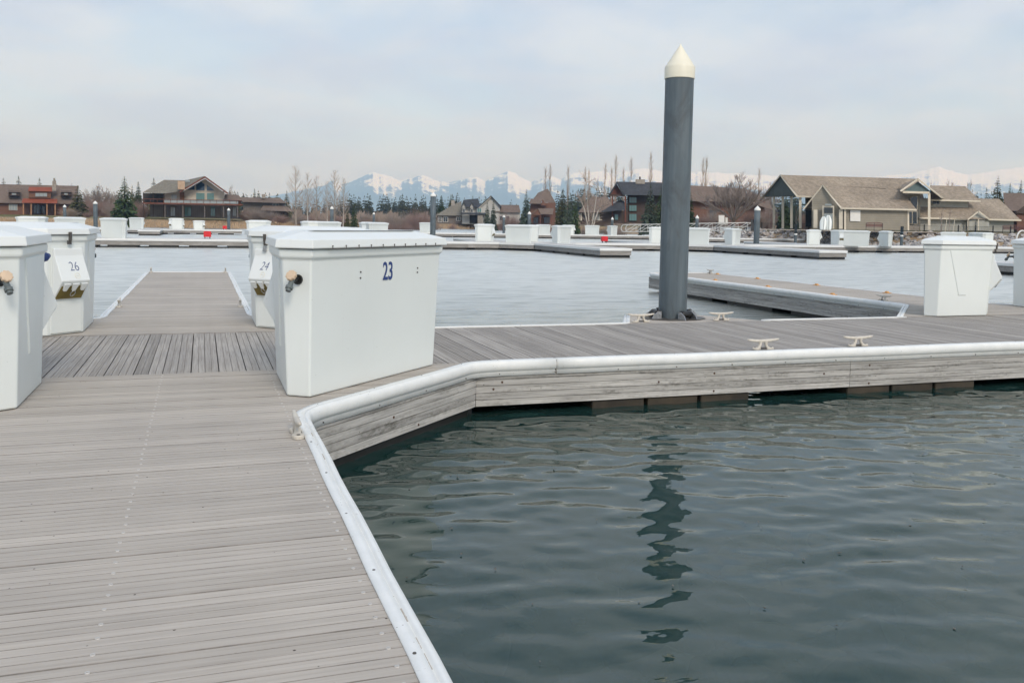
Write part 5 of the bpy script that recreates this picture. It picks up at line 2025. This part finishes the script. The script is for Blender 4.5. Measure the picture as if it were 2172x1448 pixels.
# --- utility boxes and dark gate by the top of the gangway
for (u0, u1, v0, v1, d, lab) in [(1524, 1537, 456, 473, 130, 'tall pale grey utility cabinet behind the gangway'), (1538, 1544, 461, 474, 130.5, 'small pale utility cabinet beside the tall one')]:
    p = at((u0 + u1) / 2, v1, d)
    t = thing('utility_cabinet', lab, 'cabinet', (p.x, p.y, 1.2))
    c_ = rect(t, 'case', H['offwhite'], u0, u1, v0, v1 + 3, d, .5)
    rect(t, 'door', H['white'], u0 + 1, u1 - 1, v0 + 1.5, v1 - 1, d - .03, .05)
p = at(1596, 488, 114)
gt = thing('gate', 'dark gate panels at the head of the gangway', 'gate', (p.x, p.y, 1.0))
rect(gt, 'panel', FM, 1592.5, 1603, 466, 490, 114.6, .12)
rect(gt, 'sign', M['gel'], 1600.5, 1603.5, 459, 470, 114.3, .05)

# ladder handrail at the right edge
p = at(2181, 512, 40)
ld = thing('ladder_handrail', 'white curved ladder handrail at the right edge of the picture', 'handrail', (p.x, p.y, 0))
for dy in (0, .5):
    mb = MB()
    pts = [(-.14, dy, -.4), (-.14, dy, .75)] + [(.18 - .32 * math.cos(q), dy, 1.05 + .42 * math.sin(q)) for q in np.linspace(R(-30), R(95), 8)] + [(.75, dy, 1.3), (.95, dy, 1.0), (.95, dy, -.4)]
    mb.tube(pts, .035, 8)
    part('rail', mb, M['alu'], ld, smooth=True)
lp_ = at(2181, 512, 40)
far_dock('floating dock behind the right-hand box', lp_.x - .6, lp_.x + 14, lp_.y - .3, lp_.y + 1.8)

# ------------------------------------------------------------------ trees
def leaf_mat(name, lo, hi):
    m, N, L, b = newmat(name)
    gp = N.new('ShaderNodeNewGeometry')
    oi = N.new('ShaderNodeObjectInfo')
    f = noise(N, L, gp.outputs['Position'], 1.3, 4)
    c = ramp(N, L, f, [(.3, lo), (.7, hi)])
    mr = N.new('ShaderNodeMapRange')
    mr.inputs['To Min'].default_value = .8
    mr.inputs['To Max'].default_value = 1.2
    L.new(oi.outputs['Random'], mr.inputs[0])
    c = mix(N, L, 1.0, c, mr.outputs[0], 'MULTIPLY')
    L.new(c, b.inputs['Base Color'])
    b.inputs['Roughness'].default_value = .8
    b.inputs['Specular IOR Level'].default_value = .15
    return m


T = {}
T['spruce'] = leaf_mat('spruce_needles', (0.028, 0.052, 0.019), (0.080, 0.112, 0.045))
T['blue'] = leaf_mat('blue_spruce_needles', (0.042, 0.064, 0.040), (0.105, 0.13, 0.090))
T['pine'] = leaf_mat('pine_needles', (0.050, 0.056, 0.020), (0.110, 0.105, 0.045))
T['bark'] = plain('dark_bark', (0.06, 0.045, 0.035), .9, .3, 3)
T['birch'] = plain('pale_bark', (0.55, 0.50, 0.44), .8, .15, 2)
T['aspen'] = plain('aspen_bark', (0.34, 0.295, 0.25), .85, .2, 2)
T['twig'] = plain('grey_brown_twig', (0.29, 0.24, 0.21), .9, .25, 1)
T['twigred'] = plain('reddish_twig', (0.26, 0.175, 0.15), .9, .25, 1)
T['twigtan'] = plain('tan_twig', (0.36, 0.285, 0.23), .9, .25, 1)


def conifer(mb, base, h, w, rnd, dens=1.0, z0=0.05, tri=0.8, ns=3):
    """needle sprays set along drooping whorled limbs"""
    n = int(52 * dens)
    for k in range(n):
        f = (k + rnd.random()) / n
        f = f ** 1.15
        z = h * (z0 + (1 - z0) * f)
        R0 = w / 2 * (1 - f) ** 0.92 * rnd.uniform(.78, 1.12) + .04 * w
        m = max(4, int(9 * (1 - f) + 4))
        q0 = rnd.uniform(0, 6.28)
        for j in range(m):
            q = q0 + 6.283 * j / m + rnd.uniform(-.25, .25)
            L_ = R0 * rnd.uniform(.72, 1.1)
            dx, dy = math.cos(q), math.sin(q)
            droop = -rnd.uniform(.12, .38) * L_
            for s in range(ns):
                a, b = (s + .15) / ns, (s + 1.15) / ns
                c0 = (base[0] + dx * L_ * a, base[1] + dy * L_ * a, base[2] + z + droop * a * a)
                c1 = (base[0] + dx * L_ * b, base[1] + dy * L_ * b, base[2] + z + droop * b * b + .02 * L_)
                ww = tri * L_ * (0.30 if s else .22) * rnd.uniform(.7, 1.2)
                tilt = rnd.uniform(-.35, .35) * ww
                mb.add([(c0[0] - dy * ww * .5, c0[1] + dx * ww * .5, c0[2] - tilt), (c0[0] + dy * ww * .5, c0[1] - dx * ww * .5, c0[2] + tilt),
                        (c1[0] + dy * ww * .3, c1[1] - dx * ww * .3, c1[2] + tilt - ww * .25), c1, (c1[0] - dy * ww * .3, c1[1] + dx * ww * .3, c1[2] - tilt - ww * .25)],
                       [(0, 1, 3), (1, 2, 3), (0, 3, 4)])
                hg = ww * rnd.uniform(.55, 1.0)          # needles hanging below the limb
                sx_ = rnd.uniform(-.3, .3) * ww
                mb.add([c0, c1, (c1[0] - dy * sx_, c1[1] + dx * sx_, c1[2] - hg * .75), (.5 * (c0[0] + c1[0]) + dy * sx_, .5 * (c0[1] + c1[1]) - dx * sx_, .5 * (c0[2] + c1[2]) - hg)], [(0, 1, 2), (0, 2, 3)])
    mb.add([(base[0] - .03 * w, base[1], base[2] + h * .93), (base[0] + .03 * w, base[1], base[2] + h * .93), (base[0], base[1], base[2] + h * 1.02)], [(0, 1, 2)])


def proto_conifer(seed, mat, w=0.42, dens=1.0):
    rnd = random.Random(seed)
    t = thing('spruce_tree', 'x', 'tree')
    mb = MB()
    mb.tube([(0, 0, -.03), (0.004, 0, .5), (0, 0, .97)], [.018, .011, .002], 7)
    part('trunk', mb, T['bark'], t)
    mb = MB()
    conifer(mb, (0, 0, 0), 1.0, w, rnd, dens)
    part('crown', mb, mat, t)
    return t


def twig_tube(mb, p0, p1, r0, r1, n=3, bend=0.0, rnd=None, segs=2):
    p0, p1 = Vector(p0), Vector(p1)
    pts = []
    off = Vector((rnd.uniform(-1, 1), rnd.uniform(-1, 1), rnd.uniform(-.3, .6))) * bend * (p1 - p0).length if rnd else Vector()
    for k in range(segs + 1):
        t = k / segs
        pts.append(p0.lerp(p1, t) + off * math.sin(math.pi * t))
    mb.tube(pts, [r0 + (r1 - r0) * k / segs for k in range(segs + 1)], n, cap=False)
    return pts


def grow(mb, p, d, L_, r, lvl, rnd, spread, kids, up):
    q = p + d * L_
    pts = twig_tube(mb, p, q, r, r * .55, 4 if lvl > 1 else 3, .06, rnd)
    if lvl == 0:
        return
    for k in range(kids[lvl - 1]):
        t = rnd.uniform(.3, 1.0)
        b = p.lerp(q, t)
        ax = Vector((rnd.uniform(-1, 1), rnd.uniform(-1, 1), rnd.uniform(-.4, .4))).normalized()
        nd = (d + ax * spread + Vector((0, 0, up))).normalized()
        grow(mb, b, nd, L_ * rnd.uniform(.42, .68) * (1.15 - .4 * t), r * .5, lvl - 1, rnd, spread, kids, up)


def proto_bare(seed, bark, twig, shape):
    """bare deciduous tree, height 1; shapes: aspen, poplar, birch, round"""
    rnd = random.Random(seed)
    t = thing('bare_tree', 'x', 'tree')
    mb = MB()
    tr = MB()
    if shape in ('aspen', 'poplar'):
        pts = [(rnd.uniform(-.008, .008), rnd.uniform(-.008, .008), z) for z in (-.03, .2, .45, .7, .97)]
        tr.tube(pts, [.0115, .010, .007, .004, .0012] if shape == 'aspen' else [.007, .006, .0045, .003, .001], 6)
        n = 90 if shape == 'aspen' else 60
        z0 = .26 if shape == 'aspen' else .14
        for k in range(n):
            z = rnd.uniform(z0, .95)
            q = rnd.uniform(0, 6.28)
            if shape == 'aspen':
                L_ = .24 * (1 - (z - z0) / (1 - z0)) ** .7 * rnd.uniform(.5, 1.1) + .03
                el = rnd.uniform(.55, 1.25)
            else:
                L_ = (.17 * math.sin(min(1, (z - z0 + .05) / .35) * 1.57) * (1.05 - z) ** .5) * rnd.uniform(.6, 1.1) + .03
                el = rnd.uniform(1.28, 1.48)
            d = Vector((math.cos(q) * math.cos(el), math.sin(q) * math.cos(el), math.sin(el)))
            grow(mb, Vector((0, 0, z)), d, L_, .0020 * (1.1 - z) + .0006, 1, rnd, .35, (4,), .15)
    elif shape == 'birch':
        for (dx, L0) in ((-.10, .9), (.07, .96), (.16, .72), (-.20, .62)):
            p1 = Vector((dx * .15, 0, .26))
            p2 = Vector((dx * .8, dx * .3, .55))
            p3 = Vector((dx * 1.25, dx * .2, L0))
            tr.tube([(0, 0, -.03), p1, p2, p3], [.013, .011, .0075, .002], 6)
            for k in range(42):
                s = rnd.uniform(.05, 1)
                b = p2.lerp(p3, s) if rnd.random() < .7 else p1.lerp(p2, s)
                q = rnd.uniform(0, 6.28)
                el = rnd.uniform(.2, 1.1)
                d = Vector((math.cos(q) * math.cos(el), math.sin(q) * math.cos(el), math.sin(el)))
                grow(mb, b, d, rnd.uniform(.07, .17), .0024, 1, rnd, .5, (4,), .1)
    else:
        tr.tube([(0, 0, -.04), (.01, 0, .14)], [.024, .018], 8)
        for k in range(16):
            q = 6.283 * k / 16 + rnd.uniform(-.2, .2)
            el = rnd.uniform(.45, 1.45)
            d = Vector((math.cos(q) * math.cos(el), math.sin(q) * math.cos(el), math.sin(el)))
            grow(mb, Vector((.01, 0, .13)), d, rnd.uniform(.42, .55), .011, 3, rnd, .55, (7, 7, 5), .12)
    part('trunk', tr, bark, t)
    part('crown', mb, twig, t)
    return t


def proto_shrub(seed, twig):
    rnd = random.Random(seed)
    t = thing('bare_shrub', 'x', 'shrub')
    mb = MB()
    for k in range(230):
        q = rnd.uniform(0, 6.28)
        el = rnd.uniform(.55, 1.5)
        b = Vector((rnd.gauss(0, .09), rnd.gauss(0, .09), -.02))
        d = Vector((math.cos(q) * math.cos(el), math.sin(q) * math.cos(el), math.sin(el)))
        grow(mb, b, d, rnd.uniform(.35, .62), .0032, 1, rnd, .4, (5,), .15)
    part('stems', mb, twig, t)
    return t


PRO = {'s': [proto_conifer(1, T['spruce'], .44), proto_conifer(2, T['spruce'], .40, 1.1)],
       'b': [proto_conifer(3, T['blue'], .46), proto_conifer(4, T['blue'], .42)],
       'p': [proto_conifer(5, T['pine'], .50, .8), proto_conifer(6, T['pine'], .44, .9)],
       'a': [proto_bare(11, T['aspen'], T['twigtan'], 'aspen'), proto_bare(12, T['birch'], T['twigtan'], 'aspen')],
       'o': [proto_bare(13, T['twigtan'], T['twigtan'], 'poplar'), proto_bare(14, T['twigtan'], T['twigtan'], 'poplar')],
       'w': [proto_bare(15, T['birch'], T['twigtan'], 'birch')],
       'r': [proto_bare(16, T['bark'], T['twig'], 'round')],
       'h': [proto_shrub(21, T['twig']), proto_shrub(22, T['twigred']), proto_shrub(23, T['twigtan'])]}
used = set()
WPRO = {'s': .44, 'b': .46, 'p': .5, 'a': .3, 'o': .12, 'w': .5, 'r': .95, 'h': .95}
GRP = {'s': 'conifers on the far shore', 'b': 'conifers on the far shore', 'p': 'conifers on the far shore', 'a': 'pale-trunked bare trees on the far shore', 'o': 'tall thin bare poplars on the skyline', 'w': 'white birches on the far shore', 'r': 'bare round trees', 'h': 'bare shrubs along the shore'}


def tree(kind, i, u, vtop, d, label, wpx=None, vbase=None):
    ref = PRO[kind][i % len(PRO[kind])]
    key = (kind, i % len(PRO[kind]))
    o = ref if key not in used else copy_tree(ref)
    used.add(key)
    g = at(u, hor(u), d)
    zb = float(land_z(np.array([g.x]), np.array([g.y]))[0]) if vbase is None else at(u, vbase, d).z
    zt = at(u, vtop, d).z
    h = zt - zb
    o.location = (g.x, g.y, zb)
    o.rotation_euler = (0, 0, random.uniform(0, 6.28))
    w = (wpx * d / 1890 / (WPRO[kind])) if wpx else h
    o.scale = (w, w, h)
    o['label'] = label
    o['group'] = GRP[kind]


TREES = [
    ('p', 0, 9, 376, 250, 'pine tip above the roof ridge at the far left edge', 30),
    ('p', 1, 41, 374, 250, 'pine tip above the red-roofed house, second from left', 42),
    ('p', 0, 85, 378, 250, 'pine tip above the red upper porch roof', 34),
    ('p', 1, 118, 379, 255, 'pine tip behind the stone chimney', 36),
    ('p', 1, 166, 394, 190, 'olive green conifer hiding the right end of the red-roofed house', 50),
    ('s', 0, 265, 375, 160, 'large dark spruce left of the balcony house', 62),
    ('s', 1, 294, 385, 235, 'small dark spruce tip left of the balcony house roof', 30),
    ('p', 0, 281, 393, 240, 'small pine tip beside the large dark spruce', 22),
    ('p', 1, 327, 378, 235, 'broad pine behind the left roof of the balcony house', 46),
    ('p', 0, 498, 405, 230, 'brownish pine right of the big gable', 34),
    ('s', 1, 540, 400, 300, 'pointed conifer tip above the low house roof', 22),
    ('s', 0, 551, 410, 300, 'lower conifer tip above the low house roof', 16),
    ('p', 1, 572, 411, 300, 'conifer tip right of the low house chimney', 24),
    ('p', 0, 588, 412, 300, 'conifer tip above the right end of the low house', 22),
    ('p', 1, 608, 405, 290, 'conifer behind the first tall aspen', 30),
    ('s', 0, 751, 430, 165, 'dark little spruce right of the birches', 28),
    ('p', 1, 737, 438, 175, 'olive bush-like conifer next to the dark little spruce', 20),
    ('s', 1, 936, 414, 280, 'dark conifer right behind the second tallest pile', 26),
    ('p', 0, 955, 418, 285, 'conifer behind the grey cottage roof', 24),
    ('s', 0, 1002, 415, 300, 'conifer tip behind the pale house', 18),
    ('b', 0, 1033, 428, 225, 'blue-green spruce in front of the pale house, left one', 26),
    ('b', 1, 1046, 424, 226, 'blue-green spruce in front of the pale house, right one', 26),
    ('b', 0, 1115, 402, 210, 'slim blue-green spruce left of the brown gabled house', 36),
    ('p', 0, 1191, 403, 165, 'olive green spruce, left of the three before the hip roof', 46),
    ('b', 1, 1204, 416, 163, 'blue-green spruce, middle of the three before the hip roof', 46),
    ('s', 1, 1219, 410, 166, 'dark spruce, right of the three before the hip roof', 34),
    ('b', 0, 1378, 389, 142, 'blue-green spruce against the tall pile, left one', 56),
    ('s', 0, 1401, 392, 143, 'dark spruce hidden behind the tall pile', 52),
    ('s', 1, 1462, 404, 142, 'dark spruce showing right of the tall pile', 44),
    ('s', 0, 1664, 412, 148, 'spruce seen through the clubhouse columns, left one', 34),
    ('b', 1, 1684, 424, 150, 'spruce seen through the clubhouse columns, right one', 30),
    ('p', 0, 1970, 384, 140, 'small brown conifer tip behind the entrance gable', 14),
    ('p', 1, 2111, 372, 136, 'olive green conifer right of the clubhouse roof', 50),
    ('s', 0, 2137, 389, 165, 'dark conifer above the brown roof at right, left one', 26),
    ('s', 1, 2160, 381, 170, 'dark conifer above the brown roof at right, right one', 26),
    ('p', 0, 2088, 398, 150, 'olive conifer just above the right clubhouse roof', 24),
    ('a', 0, 627, 351, 160, 'tallest bare aspen in the pale-trunked group', 44),
    ('a', 1, 653, 365, 165, 'second aspen from the left in the pale-trunked group', 36),
    ('a', 0, 671, 372, 162, 'third aspen from the left in the pale-trunked group', 34),
    ('a', 1, 694, 382, 158, 'fourth aspen from the left, with a leaning side stem', 30),
    ('a', 0, 710, 360, 161, 'fifth aspen from the left in the pale-trunked group', 40),
    ('a', 1, 728, 376, 163, 'rightmost aspen in the pale-trunked group', 30),
    ('w', 0, 1252, 377, 150, 'white-stemmed birch in front of the hip-roofed house', 70),
    ('o', 0, 1155, 355, 240, 'thin poplar above the brown gabled house, left of a pair', None),
    ('o', 1, 1165, 350, 241, 'thin poplar above the brown gabled house, right of a pair', None),
    ('o', 0, 1203, 352, 245, 'single thin poplar above the spruce trio', None),
    ('o', 1, 1239, 356, 250, 'thin poplar behind the white birch, left', None),
    ('o', 0, 1247, 360, 250, 'thin poplar behind the white birch, right', None),
    ('o', 1, 1281, 348, 240, 'thin poplar left of the lodge roof', None),
    ('o', 0, 1295, 355, 242, 'short poplar at the lodge gable', None),
    ('o', 1, 1303, 331, 235, 'tall poplar directly above the lodge gable', None),
    ('o', 0, 1320, 357, 245, 'short poplar behind the lodge ridge', None),
    ('o', 1, 1335, 336, 238, 'poplar above the lodge ridge, left of its chimney', None),
    ('o', 0, 1377, 324, 230, 'tallest poplar, just left of the tall pile', None),
    ('o', 1, 1487, 337, 225, 'poplar right of the tall pile, left stem', None),
    ('o', 0, 1494, 333, 226, 'poplar right of the tall pile, right stem', None),
    ('o', 1, 1607, 358, 220, 'slender bare poplar left of the clubhouse gable', None),
    ('r', 0, 1555, 352, 140, 'large round bare tree between the tall pile and the clubhouse', 128),
    ('r', 0, 487, 385, 220, 'small bare tree right of the big gable', 26),
    ('r', 0, 1625, 372, 190, 'bare tree left of the clubhouse gable', 40),
    ('r', 0, 2020, 371, 150, 'bare tree behind the upper clubhouse roof, left', 44),
    ('r', 0, 2044, 372, 152, 'bare tree behind the upper clubhouse roof, right', 36),
    ('r', 0, 205, 385, 240, 'bare tree behind the shrubs left of the large spruce', 60),
    ('r', 0, 235, 390, 245, 'faint bare tree just left of the large spruce', 50),
    ('r', 0, 142, 384, 250, 'faint bare tree above the right end of the red-roofed house', 40),
]
for k, i, u, vt, d, lab, w in TREES:
    tree(k, i, u, vt, d, lab, w)
SHR = [(186, 400, 200, 34, 1), (204, 408, 195, 40, 1), (224, 405, 200, 44, 1), (240, 412, 190, 40, 0), (250, 425, 185, 30, 1), (292, 405, 185, 36, 1), (304, 414, 182, 26, 1), (150, 432, 175, 40, 2), (186, 444, 172, 20, 1),
       (522, 434, 180, 40, 1), (545, 432, 176, 56, 0), (572, 436, 176, 50, 0), (596, 446, 174, 40, 1), (636, 440, 175, 44, 0), (660, 436, 178, 40, 1), (684, 438, 180, 40, 0), (704, 436, 190, 44, 1), (724, 440, 190, 40, 1),
       (773, 432, 215, 40, 0), (795, 440, 214, 36, 2), (822, 436, 216, 44, 2), (838, 430, 214, 50, 0), (862, 428, 214, 50, 0), (884, 418, 212, 48, 1), (902, 424, 216, 40, 1), (916, 434, 218, 40, 0), (880, 436, 210, 40, 1),
       (1072, 424, 232, 36, 1), (1090, 428, 234, 34, 1), (1060, 420, 300, 40, 1), (1240, 452, 175, 30, 0), (1290, 454, 158, 24, 0), (1318, 456, 150, 30, 0), (1308, 450, 152, 22, 1), (1628, 420, 160, 50, 1), (1610, 430, 150, 44, 0),
       (1490, 430, 150, 50, 1), (1515, 420, 155, 60, 0), (1590, 425, 150, 50, 1), (1710, 430, 150, 50, 1), (2064, 404, 150, 40, 1), (2095, 410, 148, 36, 1), (1280, 440, 240, 40, 1), (960, 462, 250, 20, 1), (1180, 450, 200, 40, 1), (1108, 440, 240, 30, 1),
       (780, 455, 205, 40, 1), (820, 458, 205, 44, 1), (860, 458, 206, 44, 1), (900, 456, 207, 40, 1)]
ORD = ['first', 'second', 'third', 'fourth', 'fifth', 'sixth', 'seventh', 'eighth', 'ninth', 'tenth', 'eleventh', 'twelfth', 'thirteenth', 'fourteenth', 'fifteenth', 'sixteenth']
cnt = {}
SHR.sort()
for n, (u, vt, d, w, i) in enumerate(SHR):
    place_ = 'left shore' if u < 320 else 'shore below the aspens' if u < 760 else 'shore left of the grey cottage' if u < 930 else 'shore around the brown houses' if u < 1330 else 'shore near the clubhouse'
    hue = ['grey-brown', 'reddish', 'tan'][i]
    cnt[place_] = cnt.get(place_, 0) + 1
    tree('h', i, u, vt, d, f'bare {hue} shrub, {ORD[cnt[place_] - 1]} from the left on the {place_}', w)
for kind, lst in PRO.items():
    for j, r_ in enumerate(lst):
        if (kind, j) not in used:
            for c in list(r_.children):
                bpy.data.objects.remove(c)
            bpy.data.objects.remove(r_)

# young staked trees in front of the clubhouse
for (u, vt, d, lab) in [(1996, 440, 112, 'thin young tree with stake left of the small gable'), (2013, 436, 113, 'thin young tree with leaning stake before the small gable'), (1631, 440, 121, 'thin staked sapling left of the porch columns')]:
    p = at(u, 488, d)
    t = thing('young_tree', lab, 'tree', (p.x, p.y, 1.2))
    hh = (488 - vt) * d / 1890
    mb = MB()
    rnd = random.Random(u)
    mb.tube([(0, 0, 0), (.03, 0, hh * .6), (0, 0, hh)], [.05, .035, .01], 6)
    for k in range(14):
        q = rnd.uniform(0, 6.28)
        z = rnd.uniform(.45, .95) * hh
        mb.tube([(0, 0, z), (math.cos(q) * .35, math.sin(q) * .35, z + .5)], [.018, .005], 4)
    part('trunk', mb, T['twig'], t)
    mb = MB()
    mb.tube([(.55, -.1, 0), (.75, -.1, 1.9)], .035, 6)
    part('stake', mb, H['cream'], t)

# far wood: too many and too far to tell apart
mb = MB()
rnd = random.Random(99)
for k in range(640):
    u = rnd.uniform(-40, 2230)
    if 980 < u < 1130 and rnd.random() < .55:
        continue
    d = rnd.uniform(420, 560)
    base = 430 if 730 < u < 980 else 438
    if 1180 < u < 1480:
        base = 418
    if u > 1480:
        base = 424
    if u < 600:
        base = 421
    vt = base - rnd.uniform(0, 22) if u > 700 else base - rnd.uniform(-2, 18)
    g = at(u, hor(u), d)
    h = at(u, vt, d).z - 1.3
    conifer(mb, (g.x, g.y, 1.3), h, h * rnd.uniform(.38, .55), rnd, .34, .0, 1.7, 2)
o = part('far_wood', mb, leaf_mat('far_pines', (0.034, 0.044, 0.018), (0.090, 0.090, 0.040)))
tag(o, 'dark band of far pine wood behind the houses', 'wood', kind='stuff')

# bare understorey brush in front of the far wood
mb = MB()
for k in range(4200):
    u = rnd.uniform(-40, 2230)
    d = rnd.uniform(300, 400)
    g = at(u, hor(u), d)
    hb = .62 * rnd.uniform(.45, 1.0) * (3.2 + 2.6 * math.sin(u * .071) * math.sin(u * .023 + 1) + 1.8 * math.sin(u * .19)) + 1.2 + (2.2 if 160 < u < 260 else 0)
    x, y = g.x, g.y
    dx = rnd.uniform(-.9, .9)
    w = rnd.uniform(.05, .14)
    mb.add([(x - w, y, 1.2), (x + w, y + .1, 1.2), (x + dx + w * .2, y, 1.2 + hb), (x + dx * .5 - .5, y, 1.2 + hb * .8)], [(0, 1, 2), (0, 2, 3)])
o = part('far_brush', mb, plain('far_twigs', (0.26, 0.205, 0.17), .95, .35, .05))
tag(o, 'reddish brown thicket of bare brush at the foot of the far wood', 'thicket', kind='stuff')

# ------------------------------------------------------------------ mountains
SKYL = [(-900, 440), (-200, 438), (200, 436), (420, 430), (560, 418), (640, 404), (690, 393), (704, 383), (722, 391), (745, 386), (768, 375), (790, 366), (812, 371), (830, 377), (850, 384), (872, 378), (890, 373), (910, 377), (928, 386), (950, 388),
        (975, 381), (1008, 376), (1026, 385), (1050, 374), (1074, 365), (1090, 369), (1106, 380), (1122, 387), (1145, 378), (1166, 375), (1186, 381), (1212, 368), (1240, 366), (1275, 365), (1300, 372), (1332, 361), (1360, 358), (1400, 364), (1440, 366),
        (1490, 366), (1540, 368), (1600, 372), (1700, 378), (1840, 376), (1880, 372), (1920, 370), (1952, 362), (1982, 355), (2010, 364), (2042, 371), (2080, 366), (2110, 361), (2140, 357), (2172, 351), (2260, 362), (2400, 356), (2700, 372), (3200, 380)]


def vnoise(x, y, seed):
    r = np.random.default_rng(seed)
    tb = r.random((256, 256))
    xi, yi = np.floor(x).astype(int), np.floor(y).astype(int)
    fx, fy = x - xi, y - yi
    fx, fy = fx * fx * (3 - 2 * fx), fy * fy * (3 - 2 * fy)
    a = tb[xi % 256, yi % 256]
    b = tb[(xi + 1) % 256, yi % 256]
    c = tb[xi % 256, (yi + 1) % 256]
    d = tb[(xi + 1) % 256, (yi + 1) % 256]
    return (a * (1 - fx) + b * fx) * (1 - fy) + (c * (1 - fx) + d * fx) * fy


def ridged(x, y, octs=6):
    s, amp, tot = 0, 1.0, 0
    for k in range(octs):
        n = 1 - np.abs(2 * vnoise(x * 2 ** k, y * 2 ** k, 40 + k) - 1)
        s = s + amp * n * n
        tot += amp
        amp *= .52
    return s / tot


def mountains():
    us = np.concatenate([np.arange(-500, 500, 14), np.arange(500, 2300, 2.0), np.arange(2300, 2700, 14)])
    ts = np.linspace(0, 1, 110)
    su, sv = np.array(SKYL).T
    top = np.interp(us, su, sv)
    # fine crest roughness
    top = top + (vnoise(us / 9, us * 0 + 3.3, 5) - .5) * 3.0 + (vnoise(us / 3.3, us * 0 + 1.3, 6) - .5) * 1.6
    D0, D1_ = 8200.0, 12000.0
    gx = np.zeros((len(ts) + 14, len(us)))
    gy = gx.copy()
    gz = gx.copy()
    az = np.arctan((us - 1086) / 1890.0)
    fw = CM @ Vector((0, 0, -1))
    yaw = math.atan2(fw.x, fw.y)
    hh = np.array([hor(u) for u in us])
    for j in range(len(ts) + 14):
        t = j / (len(ts) - 1)
        dep = D0 + (D1_ - D0) * t
        if t <= 1:
            rid = ridged((us * dep / D1_) / 95.0, np.full_like(us, t * 5.5), 6)
            env = t ** 1.15
            k = env * (1 - (1 - t) * .9 * (1 - rid))
            k = np.clip(k, 0, 1)
            k = np.minimum(k, .25 + t * .75 + 0 * k)
        else:
            k = np.full_like(us, max(0.0, 1 - (t - 1) * 5))
        z = (hh - top) / 1890 * D1_ * np.cos(0) * k
        dist = dep / np.cos(az)
        gx[j] = dist * np.sin(az + yaw)
        gy[j] = dist * np.cos(az + yaw)
        gz[j] = z + EYE
    m, N, L, b = newmat('snowy_mountain')
    gp = N.new('ShaderNodeNewGeometry')
    sp = N.new('ShaderNodeSeparateXYZ')
    L.new(gp.outputs['Position'], sp.inputs[0])
    n1 = noise(N, L, gp.outputs['Position'], 0.0035, 8, .68)
    n2 = noise(N, L, gp.outputs['Position'], 0.016, 6, .7)
    alt = mathn(N, L, 'DIVIDE', sp.outputs[2], 640.0)
    sn = N.new('ShaderNodeSeparateXYZ')
    L.new(gp.outputs['Normal'], sn.inputs[0])
    # snow lies high up, less where forest climbs; right-facing slopes whitened as if lit
    side = mathn(N, L, 'MULTIPLY', sn.outputs[0], 0.55)
    f = mathn(N, L, 'ADD', alt, mathn(N, L, 'ADD', mathn(N, L, 'MULTIPLY', mathn(N, L, 'SUBTRACT', n1, .5), 1.55), mathn(N, L, 'ADD', mathn(N, L, 'MULTIPLY', mathn(N, L, 'SUBTRACT', n2, .5), .7), side)))
    snow_lit = ramp(N, L, f, [(.64, (0, 0, 0)), (.79, (1, 1, 1))])
    forest = ramp(N, L, n2, [(.3, (.022, .034, .03)), (.7, (.05, .062, .052))])
    L.new(mix(N, L, snow_lit, forest, (.93, .91, .86)), b.inputs['Base Color'])
    b.inputs['Roughness'].default_value = 1.0
    b.inputs['Specular IOR Level'].default_value = 0.0
    o = grid_obj('mountains', gx, gy, gz, m, True)
    tag(o, kind='structure')
    return gz.max()


ztop = mountains()

# ------------------------------------------------------------------ air
mb = MB()
mb.box(-6600, 14600, -3200, 15600, -5, ztop + 60)
hz = part('haze', mb, None)
hm = bpy.data.materials.new('haze_air')
hm.use_nodes = True
hn_ = hm.node_tree.nodes
hl_ = hm.node_tree.links
hn_.clear()
ho = hn_.new('ShaderNodeOutputMaterial')
pv = hn_.new('ShaderNodeVolumePrincipled')
pv.inputs['Color'].default_value = (0.42, 0.66, 1.0, 1)
pv.inputs['Absorption Color'].default_value = (1, 1, 1, 1)
pv.inputs['Density'].default_value = 0.00019
pv.inputs['Anisotropy'].default_value = 0.0
hl_.new(pv.outputs[0], ho.inputs['Volume'])
hz.data.materials.append(hm)
tag(hz, kind='stuff')
